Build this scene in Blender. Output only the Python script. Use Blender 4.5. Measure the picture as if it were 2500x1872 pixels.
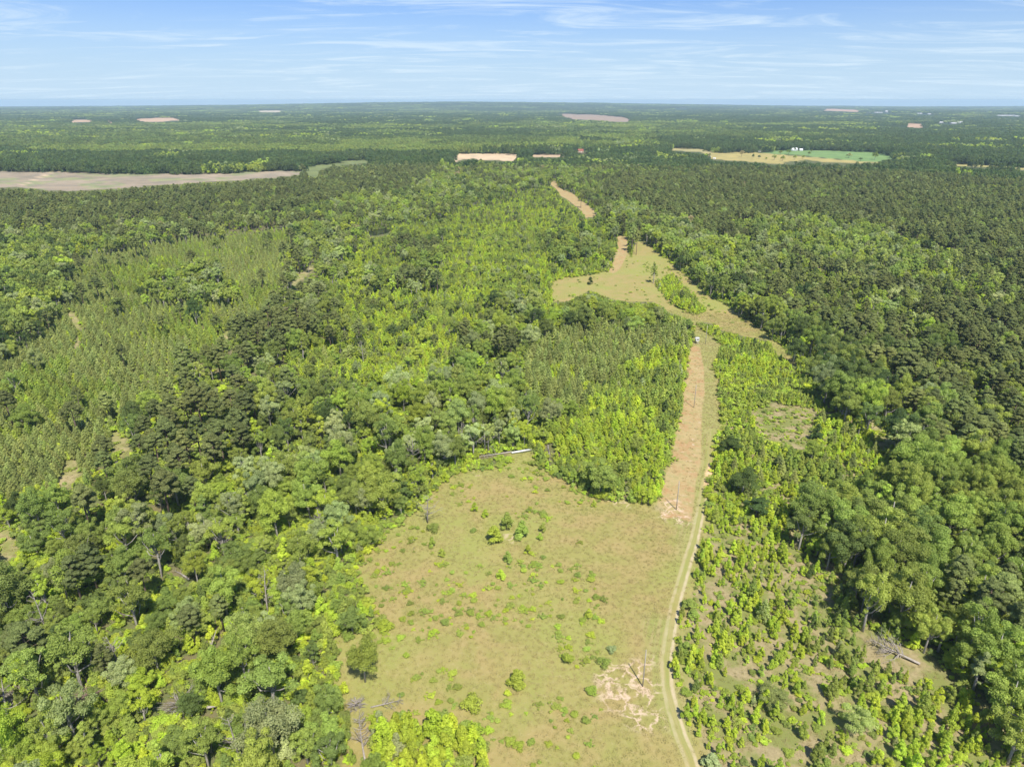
import bpy, math, random
import numpy as np
from mathutils import Vector, Matrix

for o in list(bpy.data.objects): bpy.data.objects.remove(o)
S = bpy.context.scene
COL = S.collection
rng = np.random.default_rng(11)
random.seed(11)

# ------------------------------------------------------------------ camera, world, sun, exposure
CAM_H = 120.0
FPX = 1667.0                       # 24 mm lens on 36 mm sensor, in pixels of a 2500 px wide photo
PITCH = math.atan((936-245)/FPX)
cam_d = bpy.data.cameras.new('camera'); cam_d.sensor_width = 36; cam_d.lens = 24.0
cam_d.clip_start = 1; cam_d.clip_end = 90000
cam = bpy.data.objects.new('camera', cam_d); COL.objects.link(cam)
cam.location = (0, 0, CAM_H); cam.rotation_euler = (math.pi/2-PITCH, 0, 0)
S.camera = cam

SUN_EL = math.radians(56)
SH = Vector((-0.30, 0.954)).normalized()          # direction in which shadows fall
sun_dir = Vector((-SH.x*math.cos(SUN_EL), -SH.y*math.cos(SUN_EL), math.sin(SUN_EL)))   # towards the sun
sd = bpy.data.lights.new('sun', 'SUN'); sd.energy = 4.6; sd.angle = math.radians(0.6); sd.color = (1.0, .955, .87)
sun = bpy.data.objects.new('sun', sd); COL.objects.link(sun)
sun.rotation_euler = (-sun_dir).to_track_quat('-Z', 'Y').to_euler()
sun.location = (0, 0, 300)

W = bpy.data.worlds.new('World'); S.world = W; W.use_nodes = True
wt = W.node_tree; wt.nodes.clear()
def nd(t, typ, **kw):
    n = t.nodes.new(typ)
    for k, v in kw.items(): setattr(n, k, v)
    return n
def mth(t, op, a, b=None, c=None, clamp=False):
    n = t.nodes.new('ShaderNodeMath'); n.operation = op; n.use_clamp = clamp
    for i, v in enumerate((a, b, c)):
        if v is None: continue
        if isinstance(v, (int, float)): n.inputs[i].default_value = v
        else: t.links.new(v, n.inputs[i])
    return n.outputs[0]
def mixc(t, f, a, b, mode='MIX'):
    n = t.nodes.new('ShaderNodeMix'); n.data_type = 'RGBA'; n.blend_type = mode
    if isinstance(f, (int, float)): n.inputs[0].default_value = f
    else: t.links.new(f, n.inputs[0])
    for i, v in ((6, a), (7, b)):
        if isinstance(v, tuple): n.inputs[i].default_value = (*v, 1)
        else: t.links.new(v, n.inputs[i])
    return n.outputs[2]
def noise(t, vec, scale, detail=4, rough=.55, typ=None):
    n = t.nodes.new('ShaderNodeTexNoise'); n.inputs['Scale'].default_value = scale
    n.inputs['Detail'].default_value = detail; n.inputs['Roughness'].default_value = rough
    if vec is not None: t.links.new(vec, n.inputs['Vector'])
    return n.outputs['Fac']
def remap(t, v, a, b, c=0., d=1.):
    n = t.nodes.new('ShaderNodeMapRange'); n.interpolation_type = 'SMOOTHSTEP'
    t.links.new(v, n.inputs[0])
    for i, x in enumerate((a, b, c, d)): n.inputs[i+1].default_value = x
    return n.outputs[0]
def mapping(t, vec, scale=(1, 1, 1), rot=(0, 0, 0), loc=(0, 0, 0)):
    n = t.nodes.new('ShaderNodeMapping'); t.links.new(vec, n.inputs[0])
    n.inputs['Scale'].default_value = scale; n.inputs['Rotation'].default_value = rot; n.inputs['Location'].default_value = loc
    return n.outputs[0]

sky = nd(wt, 'ShaderNodeTexSky', sky_type='NISHITA', sun_disc=False)
sky.sun_elevation = SUN_EL
sky.sun_rotation = math.atan2(sun_dir.x, sun_dir.y)
sky.altitude = 100; sky.air_density = 1.0; sky.dust_density = 0.6; sky.ozone_density = 1.6
tc = nd(wt, 'ShaderNodeTexCoord'); sx = nd(wt, 'ShaderNodeSeparateXYZ')
wt.links.new(tc.outputs['Generated'], sx.inputs[0])
zc = mth(wt, 'MAXIMUM', sx.outputs[2], 0.0)
den = mth(wt, 'ADD', zc, 0.06)
cx = nd(wt, 'ShaderNodeCombineXYZ')
wt.links.new(mth(wt, 'DIVIDE', sx.outputs[0], den), cx.inputs[0])
wt.links.new(mth(wt, 'DIVIDE', sx.outputs[1], den), cx.inputs[1])
cl = mapping(wt, cx.outputs[0], scale=(.34, .75, 1), rot=(0, 0, .3), loc=(1.3, .4, 0))
wv = nd(wt, 'ShaderNodeTexNoise'); wv.inputs['Scale'].default_value = 1.6; wv.inputs['Detail'].default_value = 7
wv.inputs['Roughness'].default_value = .62; wv.inputs['Distortion'].default_value = 1.3; wt.links.new(cl, wv.inputs['Vector'])
c1 = remap(wt, wv.outputs['Fac'], .46, .70)
cl2 = mapping(wt, cx.outputs[0], scale=(.4, 1.9, 1), rot=(0, 0, -.12), loc=(4.3, 2.4, 0))
c2 = remap(wt, noise(wt, cl2, 1.2, 6, .6), .5, .78)
cloud = mth(wt, 'ADD', mth(wt, 'MULTIPLY', c1, .68), mth(wt, 'MULTIPLY', c2, .26), clamp=True)
tint = mixc(wt, 1.0, sky.outputs[0], (.45, .66, 1.10), 'MULTIPLY')
hz = remap(wt, zc, -.02, .17, 1., 0.)
base = mixc(wt, mth(wt, 'MULTIPLY', hz, .95), tint, (4.7, 6.2, 7.6))
skyc = mixc(wt, cloud, base, (5.8, 7.0, 8.0))
bg = nd(wt, 'ShaderNodeBackground'); bg.inputs['Strength'].default_value = 0.085
wt.links.new(skyc, bg.inputs['Color'])
wo = nd(wt, 'ShaderNodeOutputWorld'); wt.links.new(bg.outputs[0], wo.inputs[0])

S.render.engine = 'CYCLES'
S.view_settings.view_transform = 'Standard'; S.view_settings.look = 'None'
S.view_settings.exposure = 0.6; S.view_settings.gamma = 1
S.view_settings.use_curve_mapping = False
S.cycles.max_bounces = 6; S.cycles.diffuse_bounces = 4; S.cycles.transmission_bounces = 4
S.cycles.volume_bounces = 0; S.cycles.transparent_max_bounces = 4
S.render.resolution_x = 1024; S.render.resolution_y = 766

HAZE_DENSITY = 6.4e-5
HAZE_COLOR = (.64, .87, 1.0)

# ------------------------------------------------------------------ where things stand
def at(px, py, z=0.0):
    """photo pixel (2500 x 1872) -> world point on the level z"""
    u = (np.asarray(px, float)-1250)/FPX; v = (np.asarray(py, float)-936)/FPX
    cp, sp = math.cos(PITCH), math.sin(PITCH)
    dx = u; dy = cp - v*sp; dz = -sp - v*cp
    t = (CAM_H-z)/(-dz)
    return dx*t, dy*t
def proj(x, y, z):
    cp, sp = math.cos(PITCH), math.sin(PITCH)
    dz = np.asarray(z, float)-CAM_H
    depth = y*cp - dz*sp
    up = y*sp + dz*cp
    depth = np.maximum(depth, 1.)
    return 1250+FPX*x/depth, 936-FPX*up/depth, depth
def P(x, y, z=0.0):
    a, b = at(x, y, z); return (float(a), float(b), z)

_tab = np.random.default_rng(5).random((256, 256))
def vnoise(x, y, s, seed=0):
    x = np.asarray(x, float)/s+seed*17.3; y = np.asarray(y, float)/s+seed*9.1
    xi = np.floor(x).astype(int); yi = np.floor(y).astype(int); fx = x-xi; fy = y-yi
    fx = fx*fx*(3-2*fx); fy = fy*fy*(3-2*fy)
    t = lambda i, j: _tab[i % 256, j % 256]
    return (t(xi, yi)*(1-fx)+t(xi+1, yi)*fx)*(1-fy)+(t(xi, yi+1)*(1-fx)+t(xi+1, yi+1)*fx)*fy
def fnoise(x, y, s, seed=0):
    return .55*vnoise(x, y, s, seed)+.3*vnoise(x, y, s/2.1, seed+3)+.15*vnoise(x, y, s/4.3, seed+7)
def sstep(v, a, b):
    t = np.clip((v-a)/(b-a), 0, 1); return t*t*(3-2*t)
def terrain(x, y):
    r = np.hypot(x, y); th = np.arctan2(x, y)
    h = -(r/1000)**2*0.0785
    h = h+sstep(r, 1600, 3600)*(fnoise(x, y, 900, 2)-.5)*5
    h = h+sstep(r, 4500, 11000)*(fnoise(x, y, 4200, 4)-.45)*44
    h = h+sstep(r, 8000, 14000)*(1-sstep(r, 15000, 26000))*92*np.exp(-((th+.06)/.34)**2)
    return h

# polygons in photo pixels -----------------------------------------------------
def C(ox, oy, s, pts): return [(ox+a/s, oy+b/s) for a, b in pts]
MEADOW = [(848,1730),(831,1652),(826,1569),(905,1542),(944,1542),(931,1490),(900,1464),(883,1412),(881,1377),(909,1338),(940,1311),
 (974,1276),(1014,1250),(1044,1211),(1079,1181),(1118,1155),(1198,1145),(1242,1130),(1251,1114),(1302,1109),(1314,1145),(1362,1167),
 (1415,1193),(1471,1217),(1540,1228),(1601,1234),(1720,1234),(1718,1259),(1705,1324),(1694,1412),(1660,1481),(1657,1521),(1648,1569),(1644,1652),
 (1657,1717),(1683,1782),(1705,1848),(1716,1890),(1716,1990),(860,1990),(860,1880)]
LANE = [(1601,1234),(1609,1208),(1625,1154),(1638,1116),(1650,1051),(1661,1000),(1663,982),(1677,885),(1683,850),(1696,832),(1694,803),
 (1687,779),(1697,787),(1702,799),(1734,820),(1757,836),(1755,864),(1738,889),(1753,925),(1755,986),(1757,1047),(1742,1088),(1738,1141),(1722,1202),(1720,1236)]
UPPER = [(1687,779),(1640,762),(1597,734),(1540,735),(1492,728),(1440,705),(1382,735),(1349,734),(1345,690),(1378,677),(1402,677),(1471,665),(1492,661),(1504,608),
 (1508,574),(1532,578),(1534,619),(1540,627),(1555,582),(1572,586),(1600,612),(1661,661),(1722,718),(1775,745),(1828,785),(1901,838),(1954,893),
 (1930,884),(1893,850),(1881,828),(1828,820),(1763,803),(1740,786),(1702,783)]
RED1 = [(1603,1232),(1612,1208),(1627,1154),(1640,1116),(1652,1051),(1662,1000),(1664,982),(1679,885),(1686,846),(1708,842),(1719,900),(1721,960),(1714,1000),(1712,1127),(1699,1181),
 (1692,1254),(1688,1275),(1650,1262),(1618,1268)]
RED2 = [(1508,574),(1532,578),(1531,620),(1515,655),(1500,668),(1484,668),(1496,640),(1504,608)]
FARLANE = [(1343,442),(1359,442),(1361,454),(1370,461),(1400,473),(1415,488),(1438,502),(1452,516),(1454,530),(1429,532),(1418,513),(1405,503),(1384,486),(1369,479),(1361,465),(1352,456),(1344,451)]
CLEARCUT = [(-60,420),(0,420),(138,418),(264,424),(488,426),(610,420),(724,416),(745,422),(671,432),(570,440),(447,446),(346,454),(195,464),(134,465),(49,456),(0,458),(-60,458)]
CUTROAD = [(49,452),(66,446),(82,438),(110,425),(134,417),(140,418),(118,427),(92,437),(74,447),(58,454)]
GRASSBIT = [(745,407),(781,402),(860,392),(905,391),(905,396),(830,402),(785,412),(770,432),(748,426)]
PEACH = [(1109,375),(1227,374),(1272,379),(1250,392),(1190,390),(1150,384),(1125,390),(1105,394)]
PEACH2 = [(1276,378),(1330,377),(1386,377),(1380,384),(1330,382),(1290,382)]
BROWNF = [(1357,277),(1451,279),(1536,287),(1536,298),(1451,292),(1398,290)]
GREENF = [(1885,368),(2010,367),(2129,371),(2195,384),(2129,395),(2007,384),(1950,379),(1890,376)]
TANF = [(1730,375),(1803,371),(1885,377),(1950,381),(2007,387),(2129,397),(2047,397),(1966,390),(1901,400),(1828,392),(1734,388)]
TANF2 = [(2275,399),(2500,414),(2560,418),(2560,411),(2500,408),(2292,397)]
TANF3 = [(1633,361),(1734,365),(1734,372),(1633,367)]
FL1 = [(317,291),(375,287),(435,286),(439,294),(366,298)]
FL2 = [(171,292),(228,292),(226,297),(173,299)]
FL3 = [(258,292),(272,292),(274,301),(262,301)]
FL4 = [(626,270),(688,269),(688,274),(628,274)]
FR1 = [(2011,264),(2100,268),(2100,274),(2011,270)]
FR2 = [(2212,299),(2256,302),(2250,311),(2212,309)]
FR3 = [(1645,262),(1680,263),(1680,267),(1645,266)]
GAPS = [[(135,1186),(150,1150),(170,1118),(193,1130),(188,1165),(160,1190)], [(266,1056),(290,1054),(318,1108),(300,1116),(280,1085)],
 [(160,758),(180,765),(197,785),(200,803),(188,803),(178,785)], [(178,845),(192,822),(196,830),(184,850)], [(712,690),(735,665),(765,648),(769,655),(745,672),(718,698)],
 [(-20,1285),(20,1290),(46,1330),(44,1368),(0,1378),(-20,1378)], [(2117,1023),(2150,1042),(2194,1072),(2185,1082),(2140,1062)],
 [(1600,1240),(1610,1235),(1612,1240)], [(540,800),(560,812),(566,840),(548,838)]]
POND = [(896,566),(915,561),(940,557),(956,560),(948,569),(920,575),(902,576)]

ZW, ZH = 1300, 940
ZONE = np.zeros((ZH, ZW), np.uint8)       # lookup, half resolution, offset 50 px left
def inpoly(px, py, poly):
    px = np.asarray(px, float); py = np.asarray(py, float); r = np.zeros(px.shape, bool)
    n = len(poly)
    for i in range(n):
        x0, y0 = poly[i]; x1, y1 = poly[(i+1) % n]
        if y0 == y1: continue
        c = ((y0 > py) != (y1 > py)) & (px < (x1-x0)*(py-y0)/(y1-y0)+x0)
        r ^= c
    return r
gy, gx = np.mgrid[0:ZH, 0:ZW]; GX = gx*2.-50; GY = gy*2.
JX = (fnoise(GX, GY, 60, 1)-.5)*44; JY = (fnoise(GX, GY, 60, 5)-.5)*26
def paint(code, poly, soft=False, D=False):
    if D: poly = [(a*1.1302, b*1.1302) for a, b in poly]
    m = inpoly(GX+(JX if soft else 0), GY+(JY if soft else 0), poly); ZONE[m] = code
MIX, PINE, YP, LIME, OPEN, BRUSH, BIG, YP2, THICK, FIELD, SCRUB, BELT = range(12)
# D: coordinates measured on the 2212 px wide view
paint(PINE, [(1270,395),(1560,350),(2300,388),(2300,880),(2150,800),(2000,690),(1850,610),(1700,560),(1500,480),(1350,430)], True, True)
paint(MIX, [(1560,470),(1800,470),(2000,520),(2212,620),(2212,680),(2000,620),(1750,560),(1600,520)], True, True)
paint(PINE, [(1700,420),(2000,430),(2212,480),(2212,560),(1980,500),(1750,470)], True, True)
paint(PINE, [(-60,395),(300,398),(520,392),(740,345),(960,360),(900,400),(760,420),(640,455),(450,470),(200,490),(-60,480)], True, True)
paint(PINE, [(370,480),(450,478),(470,530),(390,535)], True, True)
paint(PINE, [(590,560),(690,555),(710,640),(690,720),(640,780),(620,860),(560,930),(480,1010),(420,1100),(280,1110),(150,1115),(210,1010),(230,930),(330,840),(430,770),(520,700),(560,640)], True, True)
paint(PINE, [(860,540),(1000,560),(980,620),(860,610)], True, True)
paint(YP, [(130,560),(300,520),(600,480),(640,520),(600,640),(540,700),(440,770),(340,840),(240,930),(210,1010),(130,1060),(-60,1090),(-60,790),(90,720),(150,640)], True, True)
paint(MIX, [(290,600),(470,560),(520,640),(420,660),(330,640)], True, True)
paint(BIG, [(-60,500),(60,520),(140,560),(150,640),(90,700),(-60,760)], True, True)
paint(BELT, [(1340,440),(1500,480),(1560,560),(1720,620),(1850,680),(2000,800),(2100,900),(2212,990),(2300,1060),(2300,1620),(2200,1600),(2070,1490),(1880,1330),(1860,1270),(1800,1230),(1700,1130),(1720,1040),
      (1900,1020),(1850,920),(1780,820),(1690,700),(1530,600),(1380,500),(1300,455)], True, True)
paint(THICK, [(740,560),(800,500),(1000,440),(1180,392),(1240,440),(1320,500),(1320,585),(1190,610),(1190,650),(1060,640),(900,600)], True, True)
paint(MIX, [(840,520),(950,500),(990,550),(900,590)], True, True)
paint(MIX, [(1190,500),(1270,490),(1290,550),(1200,560)], True, True)
paint(THICK, [(620,760),(760,720),(960,700),(1000,760),(900,830),(780,820),(640,820)], True, True)
paint(THICK, [(690,590),(860,620),(1040,620),(1100,670),(1000,700),(760,700)], True, True)
paint(YP2, [(1130,740),(1250,700),(1480,690),(1475,770),(1400,800),(1300,840),(1220,890),(1130,830)], True, True)
paint(LIME, [(1484,760),(1478,800),(1462,900),(1445,965),(1425,1060),(1415,1085),(1345,1080),(1290,1060),(1210,1030),(1180,1000),(1190,930),(1270,850),(1340,800),(1420,750)], True, True)
paint(LIME, [(1540,720),(1600,712),(1700,745),(1780,850),(1730,880),(1620,895),(1560,890),(1545,800)], True, True)
paint(SCRUB, [(1550,890),(1620,895),(1730,870),(1800,850),(1900,950),(1900,1020),(1780,1060),(1700,1130),(1560,1140),(1520,1110),(1550,960)], False, True)
paint(BRUSH, [(1518,1120),(1700,1130),(1780,1200),(1850,1260),(1870,1350),(2060,1490),(2200,1610),(2300,1700),(2300,1900),(1500,1900),(1500,1656),(1450,1480),(1440,1400),(1455,1300),(1495,1180)], False, True)
paint(LIME, [(1100,985),(1100,1020),(1160,1050),(1230,1080),(1150,1060)], False, True)
for pg in (MEADOW, LANE, UPPER, RED1, RED2, FARLANE): paint(OPEN, pg)
for pg in (CLEARCUT, PEACH, PEACH2, BROWNF, GREENF, TANF, TANF2, TANF3, FL1, FL2, FL3, FL4, FR1, FR2, FR3, GRASSBIT): paint(FIELD, pg)
for pg in GAPS+[POND]: paint(OPEN, pg)
paint(OPEN, [(1835,1000),(1890,982),(1985,1000),(1992,1050),(1960,1095),(1905,1075),(1850,1045)])
CLUMP = [(883,1734),(944,1730),(1044,1713),(1070,1734),(1114,1730),(1131,1760),(1171,1752),(1184,1804),(1182,1995),(880,1995)]
paint(LIME, CLUMP)
paint(LIME, [(1702,783),(1735,786),(1763,808),(1790,830),(1760,836),(1734,820),(1704,799)])
paint(SCRUB, [(1590,690),(1640,660),(1700,720),(1730,760),(1690,770),(1640,740)])
# houses and other white specks keep a clear line of sight
for q in [(1853,368,8,3),(1938,366,9,3),(1955,366,6,2),(1417,368,9,6),(1438,371,5,3),(1733,381,4,5),(1743,386,5,3),(2119,277,6,2),(2144,276,10,2),(2163,274,5,3),(2181,277,6,2),(2245,279,7,2),
          (2273,280,8,2),(2296,298,9,3),(2342,298,9,3),(2327,301,8,2),(2453,282,20,2),(2487,283,8,2)]:
    paint(FIELD, [(q[0]-q[2],q[1]-q[3]),(q[0]+q[2],q[1]-q[3]),(q[0]+q[2],q[1]+q[3]),(q[0]-q[2],q[1]+q[3])])
paint(OPEN, [(1693,815),(1712,815),(1712,842),(1690,842)])
def zone(px, py):
    i = np.clip((np.asarray(py)/2).astype(int), 0, ZH-1); j = np.clip(((np.asarray(px)+50)/2).astype(int), 0, ZW-1)
    return ZONE[i, j]

# ------------------------------------------------------------------ materials
def mat(name): 
    m = bpy.data.materials.new(name); m.use_nodes = True; t = m.node_tree; t.nodes.clear(); return m, t
def attr(t, name, typ='GEOMETRY'):
    n = t.nodes.new('ShaderNodeAttribute'); n.attribute_name = name; n.attribute_type = typ; return n
def finish(t, shader): 
    o = t.nodes.new('ShaderNodeOutputMaterial'); t.links.new(shader, o.inputs['Surface'])

def foliage_material():
    m, t = mat('foliage')
    tn = attr(t, 'tint', 'INSTANCER').outputs['Fac']
    rp = nd(t, 'ShaderNodeValToRGB'); t.links.new(tn, rp.inputs[0]); e = rp.color_ramp.elements
    stops = [(0,(.160,.184,.060)),(.10,(.215,.243,.074)),(.17,(.330,.365,.110)),(.24,(.120,.165,.038)),(.31,(.078,.118,.034)),(.40,(.210,.258,.062)),(.55,(.282,.340,.062)),(.68,(.400,.475,.036)),
             (.80,(.28,.32,.14)),(.90,(.40,.42,.17)),(1.0,(.36,.27,.15))]
    e[0].position = 0; e[0].color = (*stops[0][1], 1); e[1].position = 1; e[1].color = (*stops[-1][1], 1)
    for p, c in stops[1:-1]:
        x = e.new(p); x.color = (*c, 1)
    oi = nd(t, 'ShaderNodeObjectInfo')
    g = nd(t, 'ShaderNodeNewGeometry')
    big = noise(t, g.outputs['Position'], .045, 3)
    lv = attr(t, 'lv').outputs['Fac']
    val = mth(t, 'MULTIPLY', mth(t, 'MULTIPLY_ADD', oi.outputs['Random'], .46, 1.08), mth(t, 'MULTIPLY_ADD', lv, .60, .70))
    val = mth(t, 'MULTIPLY', val, mth(t, 'MULTIPLY_ADD', big, .5, .75))
    hs = nd(t, 'ShaderNodeHueSaturation'); t.links.new(rp.outputs[0], hs.inputs['Color']); t.links.new(val, hs.inputs['Value'])
    hr = mth(t, 'MULTIPLY_ADD', mth(t, 'FRACT', mth(t, 'MULTIPLY', oi.outputs['Random'], 7.3)), .028, .486)
    t.links.new(hr, hs.inputs['Hue']); hs.inputs['Saturation'].default_value = .98
    d = nd(t, 'ShaderNodeBsdfPrincipled'); t.links.new(hs.outputs[0], d.inputs['Base Color']); d.inputs['Roughness'].default_value = .62
    d.inputs['Specular IOR Level'].default_value = .14
    tr = nd(t, 'ShaderNodeBsdfTranslucent'); t.links.new(mixc(t, 1., hs.outputs[0], (1.05,1.15,.7), 'MULTIPLY'), tr.inputs['Color'])
    mx = nd(t, 'ShaderNodeMixShader'); mx.inputs[0].default_value = .40
    t.links.new(d.outputs[0], mx.inputs[1]); t.links.new(tr.outputs[0], mx.inputs[2]); finish(t, mx.outputs[0]); return m
def bark_material(name, c1, c2):
    m, t = mat(name); tcn = nd(t, 'ShaderNodeTexCoord')
    v = mapping(t, tcn.outputs['Object'], (6, 6, 1.2)); n = noise(t, v, 1.5, 5, .6)
    d = nd(t, 'ShaderNodeBsdfPrincipled'); t.links.new(mixc(t, remap(t, n, .35, .65), c1, c2), d.inputs['Base Color']); d.inputs['Roughness'].default_value = .9
    b = nd(t, 'ShaderNodeBump'); b.inputs['Distance'].default_value = .05; t.links.new(n, b.inputs['Height']); t.links.new(b.outputs[0], d.inputs['Normal'])
    finish(t, d.outputs[0]); return m
def plain(name, c, rough=.7, var=.25, scale=2., metal=0.):
    m, t = mat(name); tcn = nd(t, 'ShaderNodeTexCoord'); n = noise(t, tcn.outputs['Object'], scale, 5)
    d = nd(t, 'ShaderNodeBsdfPrincipled'); c2 = tuple(x*(1-var) for x in c)
    t.links.new(mixc(t, remap(t, n, .3, .7), c, c2), d.inputs['Base Color']); d.inputs['Roughness'].default_value = rough; d.inputs['Metallic'].default_value = metal
    finish(t, d.outputs[0]); return m
M_LEAF = foliage_material()
M_BARK = bark_material('grey_bark', (.44,.41,.36), (.24,.21,.18))
M_PBARK = bark_material('pine_bark', (.23,.16,.115), (.12,.085,.065))
M_DEAD = bark_material('bleached_deadwood', (.43,.38,.33), (.25,.215,.18))
M_POLE = plain('weathered_pole_wood', (.36,.31,.255), .85)
M_CER = plain('insulator_ceramic', (.45,.42,.38), .3)
M_WHITE = plain('white_painted_metal', (.78,.78,.77), .45, .12)
M_TOWN = plain('pale_town_siding', (.55,.54,.52), .7, .3, .05)
M_GALV = plain('pale_weathered_steel', (.66,.66,.63), .45, .25, 1.)
M_DARK = plain('dark_opening', (.03,.03,.03), .6)
M_REDROOF = plain('rust_red_roof', (.30,.09,.05), .7)
M_TANWALL = plain('tan_siding', (.55,.42,.32), .8)
M_GREYROOF = plain('grey_shingle_roof', (.30,.29,.28), .8)
M_WOOD = plain('stand_timber', (.28,.21,.14), .85)

RUTL, RUTR = .95, .55
def ground_material():
    m, t = mat('ground'); g = nd(t, 'ShaderNodeNewGeometry'); p = g.outputs['Position']
    flat = mapping(t, p, (1, 1, 0))
    n1 = noise(t, flat, .9, 6, .65); n2 = noise(t, flat, .12, 5, .6); n3 = noise(t, flat, .022, 4); n4 = noise(t, flat, 3.2, 4, .7); n5 = noise(t, mapping(t, flat, (1,1,1), (0,0,0), (90,30,0)), .3, 5, .65)
    def mask(name, a=-1.2, b=1.2, amp=4.):
        s = attr(t, name).outputs['Fac']
        s = mth(t, 'ADD', s, mth(t, 'MULTIPLY', mth(t, 'SUBTRACT', n5, .5), amp))
        return remap(t, s, a, b)
    # woodland floor
    c = mixc(t, remap(t, n2, .4, .6), (.115,.145,.042), (.17,.145,.075))
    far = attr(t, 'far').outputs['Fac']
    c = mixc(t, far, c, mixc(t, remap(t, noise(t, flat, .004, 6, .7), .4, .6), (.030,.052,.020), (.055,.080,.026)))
    # brush land: dry brown with green
    br = mixc(t, remap(t, n1, .38, .64), (.285,.228,.118), (.35,.285,.15))
    br = mixc(t, remap(t, n2, .42, .60), br, (.20,.215,.062))
    br = mixc(t, mth(t, 'MULTIPLY', remap(t, n4, .5, .75), .5), br, (.10,.095,.045))
    c = mixc(t, mask('s_brush', -3, 3), c, br)
    # meadow
    md = mixc(t, remap(t, n2, .38, .62), (.335,.262,.102), (.280,.256,.078))
    md = mixc(t, mth(t, 'MULTIPLY', remap(t, n3, .42, .60), .75), md, (.27,.285,.072))
    md = mixc(t, mth(t, 'MULTIPLY', remap(t, n1, .50, .70), .35), md, (.42,.34,.17))
    md = mixc(t, mth(t, 'MULTIPLY', remap(t, n4, .45, .75), .2), md, (.165,.150,.055))
    md = mixc(t, mth(t, 'MULTIPLY', remap(t, n5, .62, .74), .6), md, (.13,.155,.035))
    pt = mixc(t, remap(t, n1, .4, .6), (.42,.31,.19), (.50,.36,.25))
    md = mixc(t, mth(t, 'MULTIPLY', remap(t, noise(t, mapping(t, flat, (1,1,1), (0,0,0), (7,3,0)), .075, 5, .7), .66, .73), .8), md, pt)
    c = mixc(t, mask('s_meadow'), c, md)
    # mown stripe lanes beside the ruts
    ls = attr(t, 's_lane').outputs['Fac']
    st = noise(t, nd(t, 'ShaderNodeCombineXYZ').outputs[0], 1)
    cmb = nd(t, 'ShaderNodeCombineXYZ'); t.links.new(mth(t, 'MULTIPLY', attr(t, 'd_rut').outputs['Fac'], 1.1), cmb.inputs[0])
    spy = nd(t, 'ShaderNodeSeparateXYZ'); t.links.new(p, spy.inputs[0]); t.links.new(mth(t, 'MULTIPLY', spy.outputs[1], .04), cmb.inputs[1])
    sn = noise(t, cmb.outputs[0], 1.0, 3, .6)
    lanec = mixc(t, remap(t, sn, .38, .62), (.33,.29,.12), (.25,.27,.075))
    c = mixc(t, mth(t, 'MULTIPLY', remap(t, ls, -2, 3), .75), c, lanec)
    # red stripped earth
    rd = mixc(t, remap(t, n2, .36, .64), (.39,.305,.14), (.37,.225,.105))
    rd = mixc(t, remap(t, n1, .45, .68), rd, (.42,.315,.155))
    rd = mixc(t, mth(t, 'MULTIPLY', remap(t, n5, .47, .62), .85), rd, (.315,.27,.11))
    rd = mixc(t, mth(t, 'MULTIPLY', remap(t, n4, .56, .74), .6), rd, (.22,.17,.08))
    rd = mixc(t, mth(t, 'MULTIPLY', remap(t, noise(t, flat, .4, 3), .62, .7), .8), rd, (.47,.36,.23))
    c = mixc(t, mask('s_red', -.5, .5, 1.5), c, rd)
    # sandy gaps
    c = mixc(t, mask('s_gap', -2, 2, 9), c, mixc(t, remap(t, n2, .4, .6), mixc(t, n1, (.38,.30,.17), (.30,.26,.12)), (.22,.23,.07)))
    # pole scars: pale scribbled clay
    sc = attr(t, 's_scar').outputs['Fac']
    wx = nd(t, 'ShaderNodeTexNoise'); wx.inputs['Scale'].default_value = .22; wx.inputs['Detail'].default_value = 3; t.links.new(flat, wx.inputs['Vector'])
    addv = nd(t, 'ShaderNodeVectorMath', operation='MULTIPLY_ADD'); t.links.new(wx.outputs['Color'], addv.inputs[0]); addv.inputs[1].default_value = (9, 9, 0); t.links.new(flat, addv.inputs[2])
    vr = nd(t, 'ShaderNodeTexVoronoi', feature='DISTANCE_TO_EDGE'); vr.inputs['Scale'].default_value = .24; t.links.new(addv.outputs[0], vr.inputs['Vector'])
    line = remap(t, vr.outputs['Distance'], .02, .12, 1., 0.)
    line = mth(t, 'MULTIPLY', line, remap(t, n5, .36, .50))
    sm = mth(t, 'MULTIPLY', line, remap(t, mth(t, 'ADD', sc, mth(t, 'MULTIPLY', mth(t, 'SUBTRACT', n2, .5), 9)), -1, 2.5))
    sm = mth(t, 'MAXIMUM', sm, mth(t, 'MULTIPLY', remap(t, n5, .60, .68), remap(t, sc, 0, 3)))
    c = mixc(t, mth(t, 'MULTIPLY', sm, .78), c, mixc(t, n1, (.68,.53,.41), (.54,.38,.25)))
    # wheel ruts
    dl = attr(t, 'd_rut').outputs['Fac']; al = mth(t, 'ABSOLUTE', dl)
    al = mth(t, 'ADD', al, mth(t, 'MULTIPLY', mth(t, 'SUBTRACT', n5, .5), .5))
    rm = remap(t, mth(t, 'ABSOLUTE', mth(t, 'SUBTRACT', al, 1.0)), .14, .62, 1., 0.)
    rv = attr(t, 'rutfade').outputs['Fac']
    rm = mth(t, 'MULTIPLY', rm, mth(t, 'MULTIPLY', rv, remap(t, n5, .30, .62, .35, 1.)))
    rm = mth(t, 'MULTIPLY', rm, remap(t, dl, -.4, .4, RUTL, RUTR))
    c = mixc(t, mth(t, 'MULTIPLY', rm, .85), c, mixc(t, n1, (.58,.48,.33), (.46,.37,.23)))
    bk = mask('s_bank', -.6, .6, 1.6); c = mixc(t, bk, c, mixc(t, n1, (.72,.52,.32), (.60,.33,.17)))
    # fields
    fc = attr(t, 'fieldcol').outputs['Color']
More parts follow.
